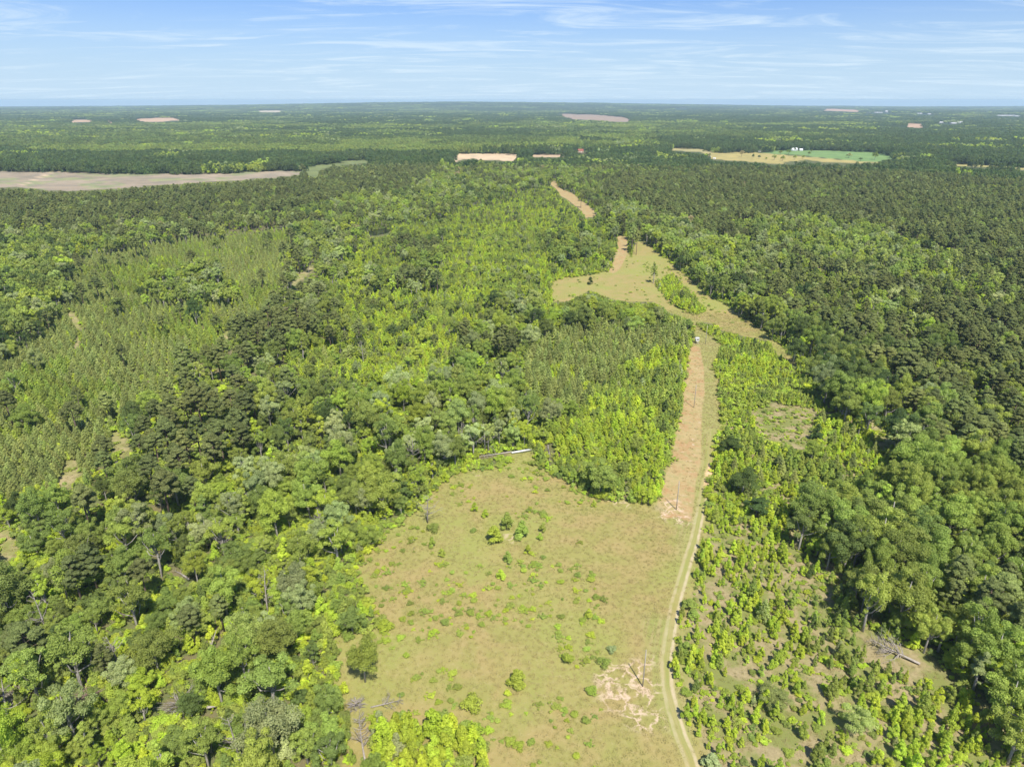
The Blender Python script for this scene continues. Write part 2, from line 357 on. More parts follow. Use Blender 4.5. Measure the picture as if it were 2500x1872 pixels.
    fl = mixc(t, 1., fc, mixc(t, remap(t, noise(t, flat, .03, 5, .6), .35, .65), (.82,.84,.86), (1.12,1.08,1.05)), 'MULTIPLY')
    c = mixc(t, attr(t, 's_field').outputs['Fac'], c, fl)
    d = nd(t, 'ShaderNodeBsdfPrincipled'); t.links.new(c, d.inputs['Base Color']); d.inputs['Roughness'].default_value = .95; d.inputs['Specular IOR Level'].default_value = .1
    b = nd(t, 'ShaderNodeBump'); b.inputs['Distance'].default_value = .08; b.inputs['Strength'].default_value = .6
    t.links.new(n4, b.inputs['Height']); t.links.new(b.outputs[0], d.inputs['Normal'])
    finish(t, d.outputs[0]); return m
M_GROUND = ground_material()

# ------------------------------------------------------------------ helpers for meshes and objects
def mesh_np(name, verts, faces, mats, fmat=None, lv=None, smooth=False):
    """faces: int array (n,3) or (n,4)"""
    me = bpy.data.meshes.new(name); n, k = faces.shape
    me.vertices.add(len(verts)); me.vertices.foreach_set('co', np.asarray(verts, np.float32).ravel())
    me.loops.add(n*k); me.loops.foreach_set('vertex_index', faces.astype(np.int32).ravel())
    me.polygons.add(n); me.polygons.foreach_set('loop_start', np.arange(0, n*k, k, dtype=np.int32))
    if smooth: me.polygons.foreach_set('use_smooth', np.ones(n, bool))
    for m in mats: me.materials.append(m)
    if fmat is not None: me.polygons.foreach_set('material_index', fmat.astype(np.int32))
    me.update(calc_edges=True)
    if lv is not None:
        a = me.attributes.new('lv', 'FLOAT', 'FACE'); a.data.foreach_set('value', lv.astype(np.float32))
    return me
class MB:                                    # quads only (triangles repeat a vertex never: boxes and tubes)
    def __init__(s): s.v = []; s.f = []
    def tube(s, pts, rad, n=6):
        pts = [Vector(p) for p in pts]; base = len(s.v); k = len(pts)
        for i, p in enumerate(pts):
            d = (pts[min(i+1, k-1)]-pts[max(i-1, 0)]).normalized()
            a = d.orthogonal().normalized(); b = d.cross(a)
            for j in range(n):
                t = 2*math.pi*j/n; s.v.append(p+(a*math.cos(t)+b*math.sin(t))*rad[i])
        for i in range(k-1):
            for j in range(n):
                s.f.append((base+i*n+j, base+i*n+(j+1) % n, base+(i+1)*n+(j+1) % n, base+(i+1)*n+j))
        for end in (0, k-1):                 # closed ends, as a fan of two-triangle quads
            r = [base+end*n+j for j in range(n)]
            if end == 0: r = r[::-1]
            for j in range(1, n-2, 2): s.f.append((r[0], r[j], r[j+1], r[(j+2) % n]))
    def box(s, lo, hi, bev=0):
        b = len(s.v); x0, y0, z0 = lo; x1, y1, z1 = hi
        s.v += [Vector(c) for c in ((x0,y0,z0),(x1,y0,z0),(x1,y1,z0),(x0,y1,z0),(x0,y0,z1),(x1,y0,z1),(x1,y1,z1),(x0,y1,z1))]
        s.f += [tuple(b+i for i in q) for q in ((0,3,2,1),(4,5,6,7),(0,1,5,4),(1,2,6,5),(2,3,7,6),(3,0,4,7))]
    def arrays(s): return np.array([tuple(v) for v in s.v], float).reshape(-1, 3), np.array(s.f, int).reshape(-1, 4)
    def mesh(s, name, m, smooth=False):
        v, f = s.arrays(); return mesh_np(name, v, f, [m], smooth=smooth)
def link(name, me, parent=None, loc=None, rot=None, scale=None):
    o = bpy.data.objects.new(name, me); COL.objects.link(o)
    if parent is not None: o.parent = parent
    if loc is not None: o.location = loc
    if rot is not None: o.rotation_euler = rot
    if scale is not None: o.scale = scale if hasattr(scale, '__len__') else (scale,)*3
    return o
def tag(o, label=None, cat=None, group=None, kind=None):
    for k, v in (('label', label), ('category', cat), ('group', group), ('kind', kind)):
        if v: o[k] = v
    return o

# ------------------------------------------------------------------ ground: one continuous sheet, split by what covers it
def sdf(x, y, poly, closed=True):
    """signed distance (positive inside) to a world polygon"""
    d = np.full(x.shape, 1e9); n = len(poly); ins = inpoly(x, y, poly) if closed else None
    for i in range(n if closed else n-1):
        ax, ay = poly[i]; bx, by = poly[(i+1) % n]
        ex, ey = bx-ax, by-ay; L = ex*ex+ey*ey+1e-9
        t = np.clip(((x-ax)*ex+(y-ay)*ey)/L, 0, 1)
        d = np.minimum(d, np.hypot(x-ax-t*ex, y-ay-t*ey))
    return np.where(ins, d, -d) if closed else d
def wpoly(p): return [tuple(float(c) for c in at(a, b)) for a, b in p]
th_f = np.radians(np.arange(-50, 50.01, .34)); th_b = np.radians(np.arange(56, 304.1, 8))
TH = np.concatenate([th_f, th_b]); NT = len(TH)
R = [12., 30., 50., 66.]; 
while R[-1] < 21500: R.append(R[-1]*(1.0095 if R[-1] < 420 else 1.017 if R[-1] < 2500 else 1.03))
R = np.array(R); NR = len(R)
rr, tt = np.meshgrid(R, TH, indexing='ij')
gxw = (rr*np.sin(tt)).ravel(); gyw = (rr*np.cos(tt)).ravel()
gzw = terrain(gxw, gyw)
gv = np.column_stack([gxw, gyw, gzw]); gv = np.vstack([gv, [0, 0, 0]])
ii = np.arange(NR-1)[:, None]; jj = np.arange(NT)[None, :]
q = np.stack([ii*NT+jj, ii*NT+(jj+1) % NT, (ii+1)*NT+(jj+1) % NT, (ii+1)*NT+jj], -1).reshape(-1, 4)[:, ::-1]
X, Y = gv[:, 0], gv[:, 1]
A = {}
A['s_meadow'] = np.maximum.reduce([sdf(X, Y, wpoly(p)) for p in (MEADOW, UPPER, LANE)])+2.0
A['s_lane'] = np.maximum(sdf(X, Y, wpoly([(1640,1240),(1660,1500),(1560,1500),(1600,1750),(1690,1872),(1700,1700),(1660,1480),(1730,1250),(1700,1230)])), sdf(X, Y, wpoly(LANE)))
A['s_red'] = np.maximum.reduce([sdf(X, Y, wpoly(p)) for p in (RED1, RED2, FARLANE)])
brp = [(a*1.1302, b*1.1302) for a, b in [(1510,1120),(1540,890),(1640,880),(1760,840),(1900,940),(1960,1030),(1850,1100),(1750,1150),(1900,1300),(2060,1470),(2212,1590),(2400,1700),(2400,1800),(1500,1800),(1490,1656),(1445,1480),(1440,1400),(1455,1300),(1490,1180)]]
A['s_brush'] = sdf(X, Y, wpoly(brp))
A['s_gap'] = np.maximum.reduce([sdf(X, Y, wpoly(p)) for p in GAPS])+1.0
A['s_scar'] = np.maximum.reduce([sdf(X, Y, wpoly(p)) for p in ([(1452,1655),(1530,1592),(1602,1600),(1614,1690),(1622,1780),(1580,1815),(1550,1780),(1520,1750),(1465,1745)],
      [(1605,1268),(1610,1225),(1660,1215),(1692,1280),(1650,1282)], [(1225,1310),(1240,1298),(1262,1315),(1255,1330)], [(1455,1205),(1480,1208),(1545,1228),(1530,1236),(1470,1222)])])
A['s_bank'] = sdf(X, Y, wpoly([(1728,1133),(1742,1128),(1737,1160),(1726,1192),(1718,1198),(1722,1160)]))
LR = C(1600, 1150, 2.293, [(222,300),(220,380),(185,490),(145,630),(108,760),(85,900),(61,1060),(67,1200),(100,1345),(142,1480),(192,1600),(215,1670),(260,1800)])
LR = LR[:1]+LR[1:]
TRACK = [(1741,1050),(1733,1140),(1712,1240)]+LR[1:]
tw = wpoly(TRACK)
drut = np.full(len(X), 1e3); side = np.ones(len(X))
for i in range(len(tw)-1):
    ax, ay = tw[i]; bx, by = tw[i+1]; ex, ey = bx-ax, by-ay; t_ = np.clip(((X-ax)*ex+(Y-ay)*ey)/(ex*ex+ey*ey), 0, 1)
    d_ = np.hypot(X-ax-t_*ex, Y-ay-t_*ey); s_ = np.sign((X-ax)*ey-(Y-ay)*ex)
    m_ = d_ < drut; drut = np.where(m_, d_, drut); side = np.where(m_, s_, side)
A['d_rut'] = np.clip(drut*side, -60, 60)
_, pyv, _ = proj(X, np.maximum(Y, 1), 0); A['rutfade'] = sstep(pyv, 1150, 1300)*.85+.1
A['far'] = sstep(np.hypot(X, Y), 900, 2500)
fcol = np.full((len(X), 4), 1.); fcol[:, :3] = (.10, .115, .05); sf = np.zeros(len(X))
FIELDS = [(CLEARCUT,(.285,.235,.165)),(CUTROAD,(.50,.38,.25)),(PEACH,(.56,.42,.26)),(PEACH2,(.46,.34,.21)),(BROWNF,(.32,.235,.16)),(GREENF,(.165,.26,.085)),(TANF,(.37,.31,.11)),
          (TANF2,(.37,.33,.12)),(TANF3,(.36,.32,.14)),(FL1,(.50,.34,.21)),(FL2,(.48,.33,.20)),(FL3,(.48,.33,.20)),(FL4,(.5,.42,.28)),(FR1,(.50,.31,.19)),(FR2,(.45,.30,.19)),(FR3,(.45,.3,.2)),(GRASSBIT,(.17,.20,.075))]
fid = np.zeros(len(X), int)
for k_, (pg, colr) in enumerate(FIELDS):
    wp = wpoly(pg); s_ = sdf(X, Y, wp); w_ = np.hypot(*wp[0])*.012*(1.6*fnoise(X, Y, 90, 55)-.2)
    inn = s_ > -w_
    if pg is CUTROAD: inn = s_ > 0
    fcol[inn, :3] = colr; sf[inn] = 1; fid[inn] = k_+1
A['s_field'] = sf
tan2 = fnoise(X, Y, 60, 9)
fcol[fid == 1, :3] = (fcol[fid == 1, :3]*(.85+.4*tan2[fid == 1])[:, None])
cut_g = (fid == 1) & (fnoise(X, Y, 45, 12) > .6); fcol[cut_g, :3] = (.25,.26,.13)
# classes per face
fc_ = q[:, 0]
cls = np.zeros(len(q), int)
cls[A['s_meadow'][fc_] > 0] = 1
cls[(A['s_brush'][fc_] > 0) & (cls == 0)] = 2
cls[A['s_red'][fc_] > 0] = 3
cls[(np.abs(A['d_rut'][fc_]) < 1.7) & (pyv[fc_] > 1180) & (pyv[fc_] < 2100)] = 4
cls[(fid[fc_] == 1) | (fid[fc_] == 2)] = 5
cls[np.isin(fid[fc_], (6, 17))] = 6
cls[(fid[fc_] > 2) & ~np.isin(fid[fc_], (6, 17))] = 7
names = ['ground', 'meadow', 'brushland', 'cleared_strip', 'dirt_track', 'clearcut', 'green_field', 'bare_fields']
labs = ['woodland floor under and between the trees out to the horizon', 'dry tan and green meadow in the middle of the woods', 'brown brushland right of the dirt track dotted with saplings',
        'reddish stripped earth lane running up from the meadow', 'pale two rut dirt track curving along the right of the meadow', 'grey brown clearcut at the far left',
        'smooth green farm field far right', 'pale peach and tan bare fields in the distance']
for k_, nm in enumerate(names):
    f_ = q[cls == k_]
    if k_ == 0:
        fan = np.array([[len(gv)-1, (j+1) % NT, j, j] for j in range(NT)])
    u, inv = np.unique(f_, return_inverse=True)
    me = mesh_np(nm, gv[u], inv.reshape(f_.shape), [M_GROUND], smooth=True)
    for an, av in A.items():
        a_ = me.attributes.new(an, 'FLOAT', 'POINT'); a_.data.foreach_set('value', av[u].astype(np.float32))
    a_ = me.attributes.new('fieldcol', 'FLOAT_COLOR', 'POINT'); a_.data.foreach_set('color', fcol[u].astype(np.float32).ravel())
    tag(link(nm, me), labs[k_], kind='structure')

# pond
def pond():
    m, t = mat('pond_water'); d = nd(t, 'ShaderNodeBsdfPrincipled'); d.inputs['Base Color'].default_value = (.012,.014,.010,1); d.inputs['Roughness'].default_value = .12
    g = nd(t, 'ShaderNodeNewGeometry'); b = nd(t, 'ShaderNodeBump'); b.inputs['Strength'].default_value = .15; t.links.new(noise(t, g.outputs['Position'], 1.2, 3), b.inputs['Height']); t.links.new(b.outputs[0], d.inputs['Normal'])
    finish(t, d.outputs[0])
    wp = wpoly(POND); me = bpy.data.meshes.new('pond'); me.from_pydata([(a, b_, .15) for a, b_ in wp], [], [tuple(range(len(wp)))]); me.materials.append(m)
    tag(link('pond', me), 'dark woodland pond among the trees left of centre', kind='structure')
pond()

# haze
def haze():
    m, t = mat('haze'); v = nd(t, 'ShaderNodeVolumePrincipled'); v.inputs['Density'].default_value = HAZE_DENSITY
    v.inputs['Color'].default_value = (*HAZE_COLOR, 1); v.inputs['Anisotropy'].default_value = 0.
    o = t.nodes.new('ShaderNodeOutputMaterial'); t.links.new(v.outputs[0], o.inputs['Volume'])
    b = MB(); b.box((-23000, -23000, -110), (23000, 23000, 132)); me = b.mesh('haze', m)
    tag(link('haze', me), 'thin blue air haze over the whole landscape', kind='stuff')
haze()

# ------------------------------------------------------------------ plant prototypes
def cards(c, rad, n, size, r_, up=.15, asp=.62, inner=.72, squash=1.):
    """leaf-spray kites spread over lobes; c (k,3), rad (k,)"""
    w = rad**2; w = w/w.sum(); k = r_.choice(len(c), n, p=w)
    d = r_.normal(size=(n, 3)); d /= np.linalg.norm(d, axis=1)[:, None]
    low = d[:, 2] < -.35; d[low, 2] *= -1
    rr_ = rad[k]*(inner+(1.06-inner)*r_.random(n)**.6)
    off = d*rr_[:, None]; off[:, 2] *= squash
    p = c[k]+off
    nrm = d+r_.normal(size=(n, 3))*.55+np.array([0, 0, up]); nrm /= np.linalg.norm(nrm, axis=1)[:, None]
    a = np.cross(nrm, r_.normal(size=(n, 3))); a /= np.linalg.norm(a, axis=1)[:, None]; b = np.cross(nrm, a)
    s = size*(.6+.8*r_.random(n))[:, None]
    v = np.stack([p-a*s, p-b*s*asp+nrm*s*.12, p+a*s, p+b*s*asp+nrm*s*.12], 1).reshape(-1, 3)
    f = np.arange(n*4).reshape(n, 4)
    lobev = r_.random(len(c))[k]
    return v, f, np.clip(.55*r_.random(n)+.45*lobev, 0, 1)
def limbs(mb, base, tips, r0, r_, n=5):
    for t_ in tips:
        a = Vector(base(t_)); b = Vector(t_); m_ = a.lerp(b, .5)+Vector((r_.normal()*.25, r_.normal()*.25, -.1*(b-a).length))
        mb.tube([a, m_, b], [r0, r0*.6, r0*.2], n)
def broad(seed, h, Rr, ncard, size, lobes=26, open_=0., narrow=False):
    r_ = np.random.default_rng(seed); zc_ = h*(.60 if not narrow else .55); hz_ = h*(.36 if not narrow else .44)
    c = []; rad = []
    while len(c) < lobes:
        d = r_.normal(size=3); d /= np.linalg.norm(d)
        if d[2] < -.55: continue
        k = r_.uniform(.35, 1.02) if len(c) > 3 else .2
        w = 1.0
        if narrow: w = np.clip(1.15-(d[2]*.5+.5)*.75, .2, 1)
        lump = 1+.22*math.sin(3*math.atan2(d[1], d[0])+seed)
        p = np.array([d[0]*Rr*k*w*lump, d[1]*Rr*k*w*lump, zc_+d[2]*hz_*k])
        if r_.random() < open_ and p[2] < zc_+.3*hz_: continue
        c.append(p); rad.append(Rr*r_.uniform(.15, .33)*(1 if not narrow else .95)*(1-.2*open_))
    c = np.array(c); rad = np.array(rad)
    v, f, lv = cards(c, rad, ncard, size, r_, squash=.85, inner=.45)
    tb = MB(); tr = .016*h+.05; lean = r_.normal(size=2)*.02*h
    top = (lean[0], lean[1], h*.82)
    tb.tube([(0, 0, -.3), (lean[0]*.3, lean[1]*.3, h*.3), (lean[0]*.8, lean[1]*.8, h*.6), top], [tr*1.25, tr, tr*.65, tr*.2], 7)
    sel = r_.choice(len(c), min(len(c), 7+int(open_*8)), replace=False)
    for i in sel:
        s0 = max(h*.28, c[i][2]-.28*h-r_.random()*.1*h); a = Vector((lean[0]*s0/h, lean[1]*s0/h, min(s0, h*.7)))
        b = Vector(c[i]); m_ = a.lerp(b, .5)+Vector((r_.normal()*.3, r_.normal()*.3, -.06*h))
        tb.tube([a, m_, b], [tr*.58, tr*.42, tr*.16], 5)
    return (v, f, lv), tb.arrays()
def pine(seed, h, Rr, ncard, size, start=.5, tufts=44):
    r_ = np.random.default_rng(seed); c = []; rad = []; tb = MB(); tr = .011*h+.06
    lean = r_.normal(size=2)*.015*h
    tb.tube([(0, 0, -.3), (lean[0]*.5, lean[1]*.5, h*.5), (lean[0], lean[1], h*.97)], [tr*1.2, tr*.85, tr*.15], 7)
    for i in range(tufts):
        t_ = start+(1-start)*((i+.5)/tufts)**.85; k = (t_-start)/(1-start)
        reach = Rr*(.62+.38*math.sin(math.pi*min(1, k*.8+.3)))*(1-k**5)+.25
        a = i*2.4+r_.normal()*.4; q_ = r_.uniform(.45, 1.)
        p = np.array([math.cos(a)*reach*q_+lean[0]*t_, math.sin(a)*reach*q_+lean[1]*t_, h*t_+reach*.12+r_.normal()*.2])
        c.append(p); rad.append(r_.uniform(.55, .95)*Rr*.30+.1)
        if i % 2 == 0: tb.tube([(lean[0]*t_, lean[1]*t_, h*t_-.35), (p[0]*.6, p[1]*.6, p[2]-.25), tuple(p)], [tr*.28, tr*.2, tr*.08], 4)
    v, f, lv = cards(np.array(c), np.array(rad), ncard, size, r_, up=.4, asp=.34, inner=.35, squash=.6)
    return (v, f, lv), tb.arrays()
def conifer_young(seed, h, Rr, ncard, size):
    r_ = np.random.default_rng(seed); c = []; rad = []; tb = MB()
    tb.tube([(0, 0, -.2), (0, 0, h*.95)], [.09, .02], 5)
    for i in range(26):
        k = (i+.5)/26; a = i*2.4; rc = Rr*(1-k)**.8*.75
        c.append((math.cos(a)*rc, math.sin(a)*rc, h*(.12+.86*k)+r_.normal()*.1)); rad.append(Rr*(.40-.26*k)+.08)
    v, f, lv = cards(np.array(c), np.array(rad), ncard, size, r_, up=.5, asp=.36, inner=.4, squash=1.1)
    return (v, f, lv), tb.arrays()
def sapling(seed, h, Rr, ncard, size):
    r_ = np.random.default_rng(seed); c = []; rad = []; tb = MB()
    n = 20
    tb.tube([(0, 0, -.2), (r_.normal()*.08, r_.normal()*.08, h*.85)], [.07, .02], 5)
    for i in range(n):
        k = (i+.5)/n; a = i*2.4+r_.normal()*.5; rc = Rr*((1-k)**.7)*.8*r_.uniform(.5, 1.15)
        c.append((math.cos(a)*rc, math.sin(a)*rc, h*(.14+.8*k)+r_.normal()*.12)); rad.append(Rr*(.42-.22*k)*r_.uniform(.7, 1.2)+.05)
    v, f, lv = cards(np.array(c), np.array(rad), ncard, size, r_, up=.4, inner=.55)
    return (v, f, lv), tb.arrays()
def shrub(seed, h, Rr, ncard, size):
    r_ = np.random.default_rng(seed); c = []; rad = []; tb = MB()
    for i in range(9 if seed % 2 == 0 else 17):
        a = r_.uniform(0, 6.28); loose = seed % 2 == 1; q_ = Rr*(r_.uniform(.15, 1.25) if loose else r_.uniform(.1, .75))
        c.append((math.cos(a)*q_, math.sin(a)*q_, h*(r_.uniform(.15, .6) if loose else r_.uniform(.3, .72)))); rad.append((r_.uniform(.14, .34) if loose else r_.uniform(.28, .5))*min(Rr, h))
        if i < 4: tb.tube([(0, 0, -.1), c[-1]], [.04, .015], 4)
    v, f, lv = cards(np.array(c), np.array(rad), ncard, size, r_, up=.3, inner=.55)
    return (v, f, lv), tb.arrays()
def joined(name, leaf, wood, bark):
    v = np.vstack([leaf[0], wood[0]]); f = np.vstack([leaf[1], wood[1]+len(leaf[0])])
    fm = np.concatenate([np.zeros(len(leaf[1]), int), np.ones(len(wood[1]), int)])
    return mesh_np(name, v, f, [M_LEAF, bark], fm, np.concatenate([leaf[2], np.zeros(len(wood[1]))]))
class Proto:
    def __init__(s, kind, data, bark, h, Rr, parts=True):
        s.kind, s.h, s.R = kind, h, Rr; leaf, wood = data
        s.whole = joined(kind, leaf, wood, bark)
        if parts:
            s.crown = mesh_np(kind+'_crown', leaf[0], leaf[1], [M_LEAF], lv=leaf[2]); s.trunk = mesh_np(kind+'_trunk', wood[0], wood[1], [bark], smooth=True)
NEAR = {
 'broadleaf_tree': [Proto('broadleaf_tree', broad(i, 15, 4.6+.35*(i % 3), 15000, .175, 46+5*i), M_BARK, 15, 4.8) for i in range(6)]
      + [Proto('broadleaf_tree', broad(20+i, 15, 4.6, 8200, .165, 38, open_=.7), M_BARK, 15, 4.6) for i in range(4)],
 'slender_tree': [Proto('slender_tree', broad(40+i, 13, 2.5, 8200, .155, 40, narrow=True), M_BARK, 13, 2.5) for i in range(4)],
 'pine_tree': [Proto('pine_tree', pine(60+i, 18, 3.1, 9000, .27, start=.50+.05*(i % 3), tufts=46), M_PBARK, 18, 3.1) for i in range(6)],
 'young_pine': [Proto('young_pine', conifer_young(80+i, 6, 1.5, 2600, .18), M_PBARK, 6, 1.5, False) for i in range(4)],
 'sapling': [Proto('sapling', sapling(100+i, 4.5, 1.35, 2600, .115), M_BARK, 4.5, 1.35, False) for i in range(6)],
 'shrub': [Proto('shrub', shrub(120+i, 1.7, 1.3, 1200, .10), M_BARK, 1.7, 1.3, False) for i in range(5)],
}
MID = {
 'broadleaf_tree': [Proto('broadleaf_tree', broad(200+i, 15, 4.8, 2800, .35, 36), M_BARK, 15, 4.8, False) for i in range(5)],
 'slender_tree': [Proto('slender_tree', broad(220+i, 13, 2.5, 700, .5, 16, narrow=True), M_BARK, 13, 2.5, False) for i in range(3)],
 'pine_tree': [Proto('pine_tree', pine(240+i, 18, 3.1, 1700, .52, start=.55, tufts=30), M_PBARK, 18, 3.1, False) for i in range(5)],
 'young_pine': [Proto('young_pine', conifer_young(260+i, 6, 1.5, 560, .33), M_PBARK, 6, 1.5, False) for i in range(3)],
 'sapling': [Proto('sapling', sapling(280+i, 4.5, 1.35, 520, .25), M_BARK, 4.5, 1.35, False) for i in range(3)],
 'shrub': [Proto('shrub', shrub(290+i, 1.7, 1.3, 260, .21), M_BARK, 1.7, 1.3, False) for i in range(2)],
}
def grove(seed):
    r_ = np.random.default_rng(seed); c = []; rad = []
    for i in range(16):
        x, y = r_.uniform(-13, 13, 2); h = r_.uniform(9, 15)
        for j in range(3): c.append((x+r_.normal()*1.3, y+r_.normal()*1.3, h-3.2*j+r_.normal()*.5)); rad.append(r_.uniform(1.8, 3.2))
    v, f, lv = cards(np.array(c), np.array(rad), 2600, .85, r_, up=.3, inner=.7)
    tb = MB(); tb.tube([(0, 0, -3), (0, 0, 6)], [.3, .2], 4)
    return (v, f, lv), tb.arrays()
GROVE = [Proto('grove', grove(300+i), M_BARK, 15, 13, False) for i in range(7)]

# ------------------------------------------------------------------ where every plant stands
RECS = {k: [] for k in NEAR}                 # arrays of (x, y, h, wide, tint)
def grid(sp, r0, r1, amax=44, rows=False, jit=.85):
    n = int(r1/sp)+2; xs = np.arange(-int(r1*math.sin(math.radians(amax))/sp)-1, int(r1*math.sin(math.radians(amax))/sp)+2)*sp; ys = np.arange(0, n)*sp
    x, y = np.meshgrid(xs, ys); x = x.ravel(); y = y.ravel()
    if rows:
        a = .32; x, y = x*math.cos(a)-y*math.sin(a), x*math.sin(a)+y*math.cos(a); jit = .3
        x = x*1.35
    x = x+(rng.random(x.shape)-.5)*sp*jit; y = y+(rng.random(x.shape)-.5)*sp*jit
    r = np.hypot(x, y); k = (r > r0) & (r < r1) & (np.abs(np.arctan2(x, y)) < math.radians(amax)) & (y > 0)
    return x[k], y[k]
def clear_of(x, y, h, w, codes=(OPEN, FIELD), fr=((0,0),(.25,0),(.5,0),(.75,0),(1,0),(.6,-.7),(.6,.7))):
    ok = np.ones(x.shape, bool)
    for fz, fx in fr:
        px, py, _ = proj(x+w*fx, y, h*fz); ok &= ~np.isin(zone(px, py), codes)
    return ok
def add(kind, x, y, h, w, tint_, mask_):
    m = mask_ & np.ones(x.shape, bool)
    RECS[kind].append(np.column_stack([x[m], y[m], h[m], w[m], np.clip(tint_[m], 0, 1)]))
def U(a, b, n): return a+(b-a)*rng.random(n)
# tall trees
x, y = grid(6.3, 62, 1320, 50)
n = len(x); px, py, _ = proj(x, y, 8); Z = zone(px, py); u = rng.random(n); s = rng.random(n)
pn = fnoise(x, y, 70, 21); bn = fnoise(x, y, 45, 31); cn = fnoise(x, y, 55, 41)
isP = (Z == PINE) & (u < np.where(px < 830, np.where(py > 620, .60, .85), .93)) & (s < np.where(bn > .52, .38, .82))
low_ = (px < 900) & (py > 1250)
isP |= (Z == MIX) & (u < .55) & (pn > np.where(low_, .66, .58)) & (s < .7)
isP |= (Z == YP) & (u < .025) | (Z == BELT) & (u < .95) & (pn > .60) & (s < .7) | (Z == THICK) & (u < .25) & (pn > .52) & (s < .6) | (Z == SCRUB) & (u < .07)
isB = ~isP & (((Z == PINE) & (u < np.where(px < 830, .7, .97))) | ((Z == MIX) & (u < np.where(low_, .42, .60))) | ((Z == BELT) & (u < .93)) | ((Z == BIG) & (u < .9)) | ((Z == THICK) & (u < .20)) | ((Z == YP) & (u < .035)) | ((Z == LIME) & (u < .018)) | ((Z == SCRUB) & (u < .10)) | ((Z == BRUSH) & (u < .012)) | ((Z == YP2) & (u < .05)))
isS = isB & (rng.random(n) < np.where(Z == MIX, .24, .14)); isB &= ~isS
hp = U(12.5, 19, n)*(.78+.42*fnoise(x, y, 48, 35))*np.where(Z == THICK, .5, 1)*np.where(Z == MIX, .86, 1)*np.where(Z == SCRUB, .4, 1)
hb = U(10.5, 17, n)*np.where(np.isin(Z, (THICK, SCRUB, LIME, YP2)), .55, 1)*np.where(Z == BRUSH, .33, 1)*np.where(np.isin(Z, (BIG, BELT)), 1.12, 1)*np.where(Z == PINE, .95, 1)
wp_ = hp/18*3.5*U(.85, 1.25, n); wb = hb/15*4.3*U(.75, 1.15, n); hs_ = U(9, 15, n)*np.where(np.isin(Z, (THICK, LIME, SCRUB)), .6, 1); ws_ = hs_/13*2.6*U(.85, 1.15, n)
tp = np.clip(U(-.03, .10, n)+(vnoise(x, y, 38, 33)-.5)*.10, 0, .15)
tb_ = np.where((cn > .48) & (rng.random(n) < .30), U(.74, .86, n), np.where(cn > .45, U(.40, .60, n), U(.30, .50, n)))
rare = rng.random(n); tb_ = np.where(rare < .07, U(.56, .64, n), np.where(rare > .94, U(.76, .87, n), tb_)); tb_ = np.where((rare > .993) & (y > 250), .97, tb_)
tb_ = np.where(np.isin(Z, (BELT, BIG)) & (y < 210), np.clip(tb_+.05, .32, .52), tb_)
tb_ = np.where((Z == PINE) & (rare < .5), U(.36, .56, n), tb_); tb_ = np.where((Z == PINE) & (cn > .60) & (rare > .6), U(.74, .88, n), tb_)
tsl = np.where(rare < .5, U(.5, .66, n), U(.36, .52, n)); tsl = np.where(rare > .88, U(.78, .9, n), tsl)
add('pine_tree', x, y, hp, wp_, tp, isP & clear_of(x, y, hp, wp_))
add('broadleaf_tree', x, y, hb, wb, tb_, isB & clear_of(x, y, hb, wb))
add('slender_tree', x, y, hs_, ws_, tsl, isS & clear_of(x, y, hs_, ws_))
# second, lower storey
x, y = grid(5.0, 62, 760, 50); n = len(x); px, py, _ = proj(x, y, 4); Z = zone(px, py); u = rng.random(n)
h2 = U(5, 9, n); w2 = h2/15*4.7*U(.9, 1.3, n); t2 = np.where(fnoise(x, y, 40, 51) > .5, U(.5, .66, n), U(.34, .52, n))
add('broadleaf_tree', x, y, h2, w2, t2, (((Z == MIX) & (u < .45)) | ((Z == BIG) & (u < .3)) | ((Z == BELT) & (u < .35)) | ((Z == THICK) & (u < .16)) | ((Z == PINE) & (u < .06))) & clear_of(x, y, h2, w2))
# young pines in rows
x, y = grid(2.7, 90, 700, rows=True); n = len(x); px, py, _ = proj(x, y, 3); Z = zone(px, py); u = rng.random(n)
h3 = U(4.5, 7, n)*np.where(Z == YP2, 1.25, 1); w3 = h3/6*1.45*U(.85, 1.15, n); t3 = np.where(Z == YP2, U(.14, .21, n), np.where(fnoise(x, y, 30, 61) > .6, U(.46, .58, n), U(.12, .185, n)))
add('young_pine', x, y, h3, w3, t3, (((Z == YP) & (u < .93)) | ((Z == YP2) & (u < .68)) | ((Z == THICK) & (u < .07)) | ((Z == SCRUB) & (u < .06)) | ((Z == BRUSH) & (u < .012))) & clear_of(x, y, h3, w3))
# saplings
x, y = grid(2.1, 66, 720, 50); xb, yb = grid(3.4, 720, 1250); x = np.concatenate([x, xb]); y = np.concatenate([y, yb]); n = len(x); px, py, _ = proj(x, y, 2); Z = zone(px, py); u = rng.random(n)
cl_ = fnoise(x, y, 9, 71); cl3 = fnoise(x, y, 26, 73)
pr = np.select([Z == LIME, Z == THICK, Z == BRUSH, Z == SCRUB, Z == MIX, Z == YP, Z == YP2, Z == BELT], [.8*np.clip(.35+1.3*fnoise(x, y, 8, 79), .3, 1), .6, np.maximum(np.where(cl_ > .47, .75, .10), np.where(px > 1640+(py-1100)*.62+(py > 1400)*60, .42, 0)), np.where(cl_ > .36, .75, .25), .36, .07, .3, .3], 0.)
inclump = inpoly(px, py, [(a-4, b-25) for a, b in CLUMP])
h4 = np.where(Z == LIME, U(3., 5.6, n), np.where(Z == BRUSH, U(1.8, 4.6, n), U(2.4, 5, n)))*np.where(inclump, 1.35, 1); h4 = h4*np.where((px > 1700) & (py < 1030) & (py > 760), .68, 1); h4 = h4*np.clip(.45+1.15*fnoise(x, y, 11, 77), .5, 1.35); w4 = h4/4.5*np.where(Z == BRUSH, 1.08, 1.25)*U(.8, 1.25, n)
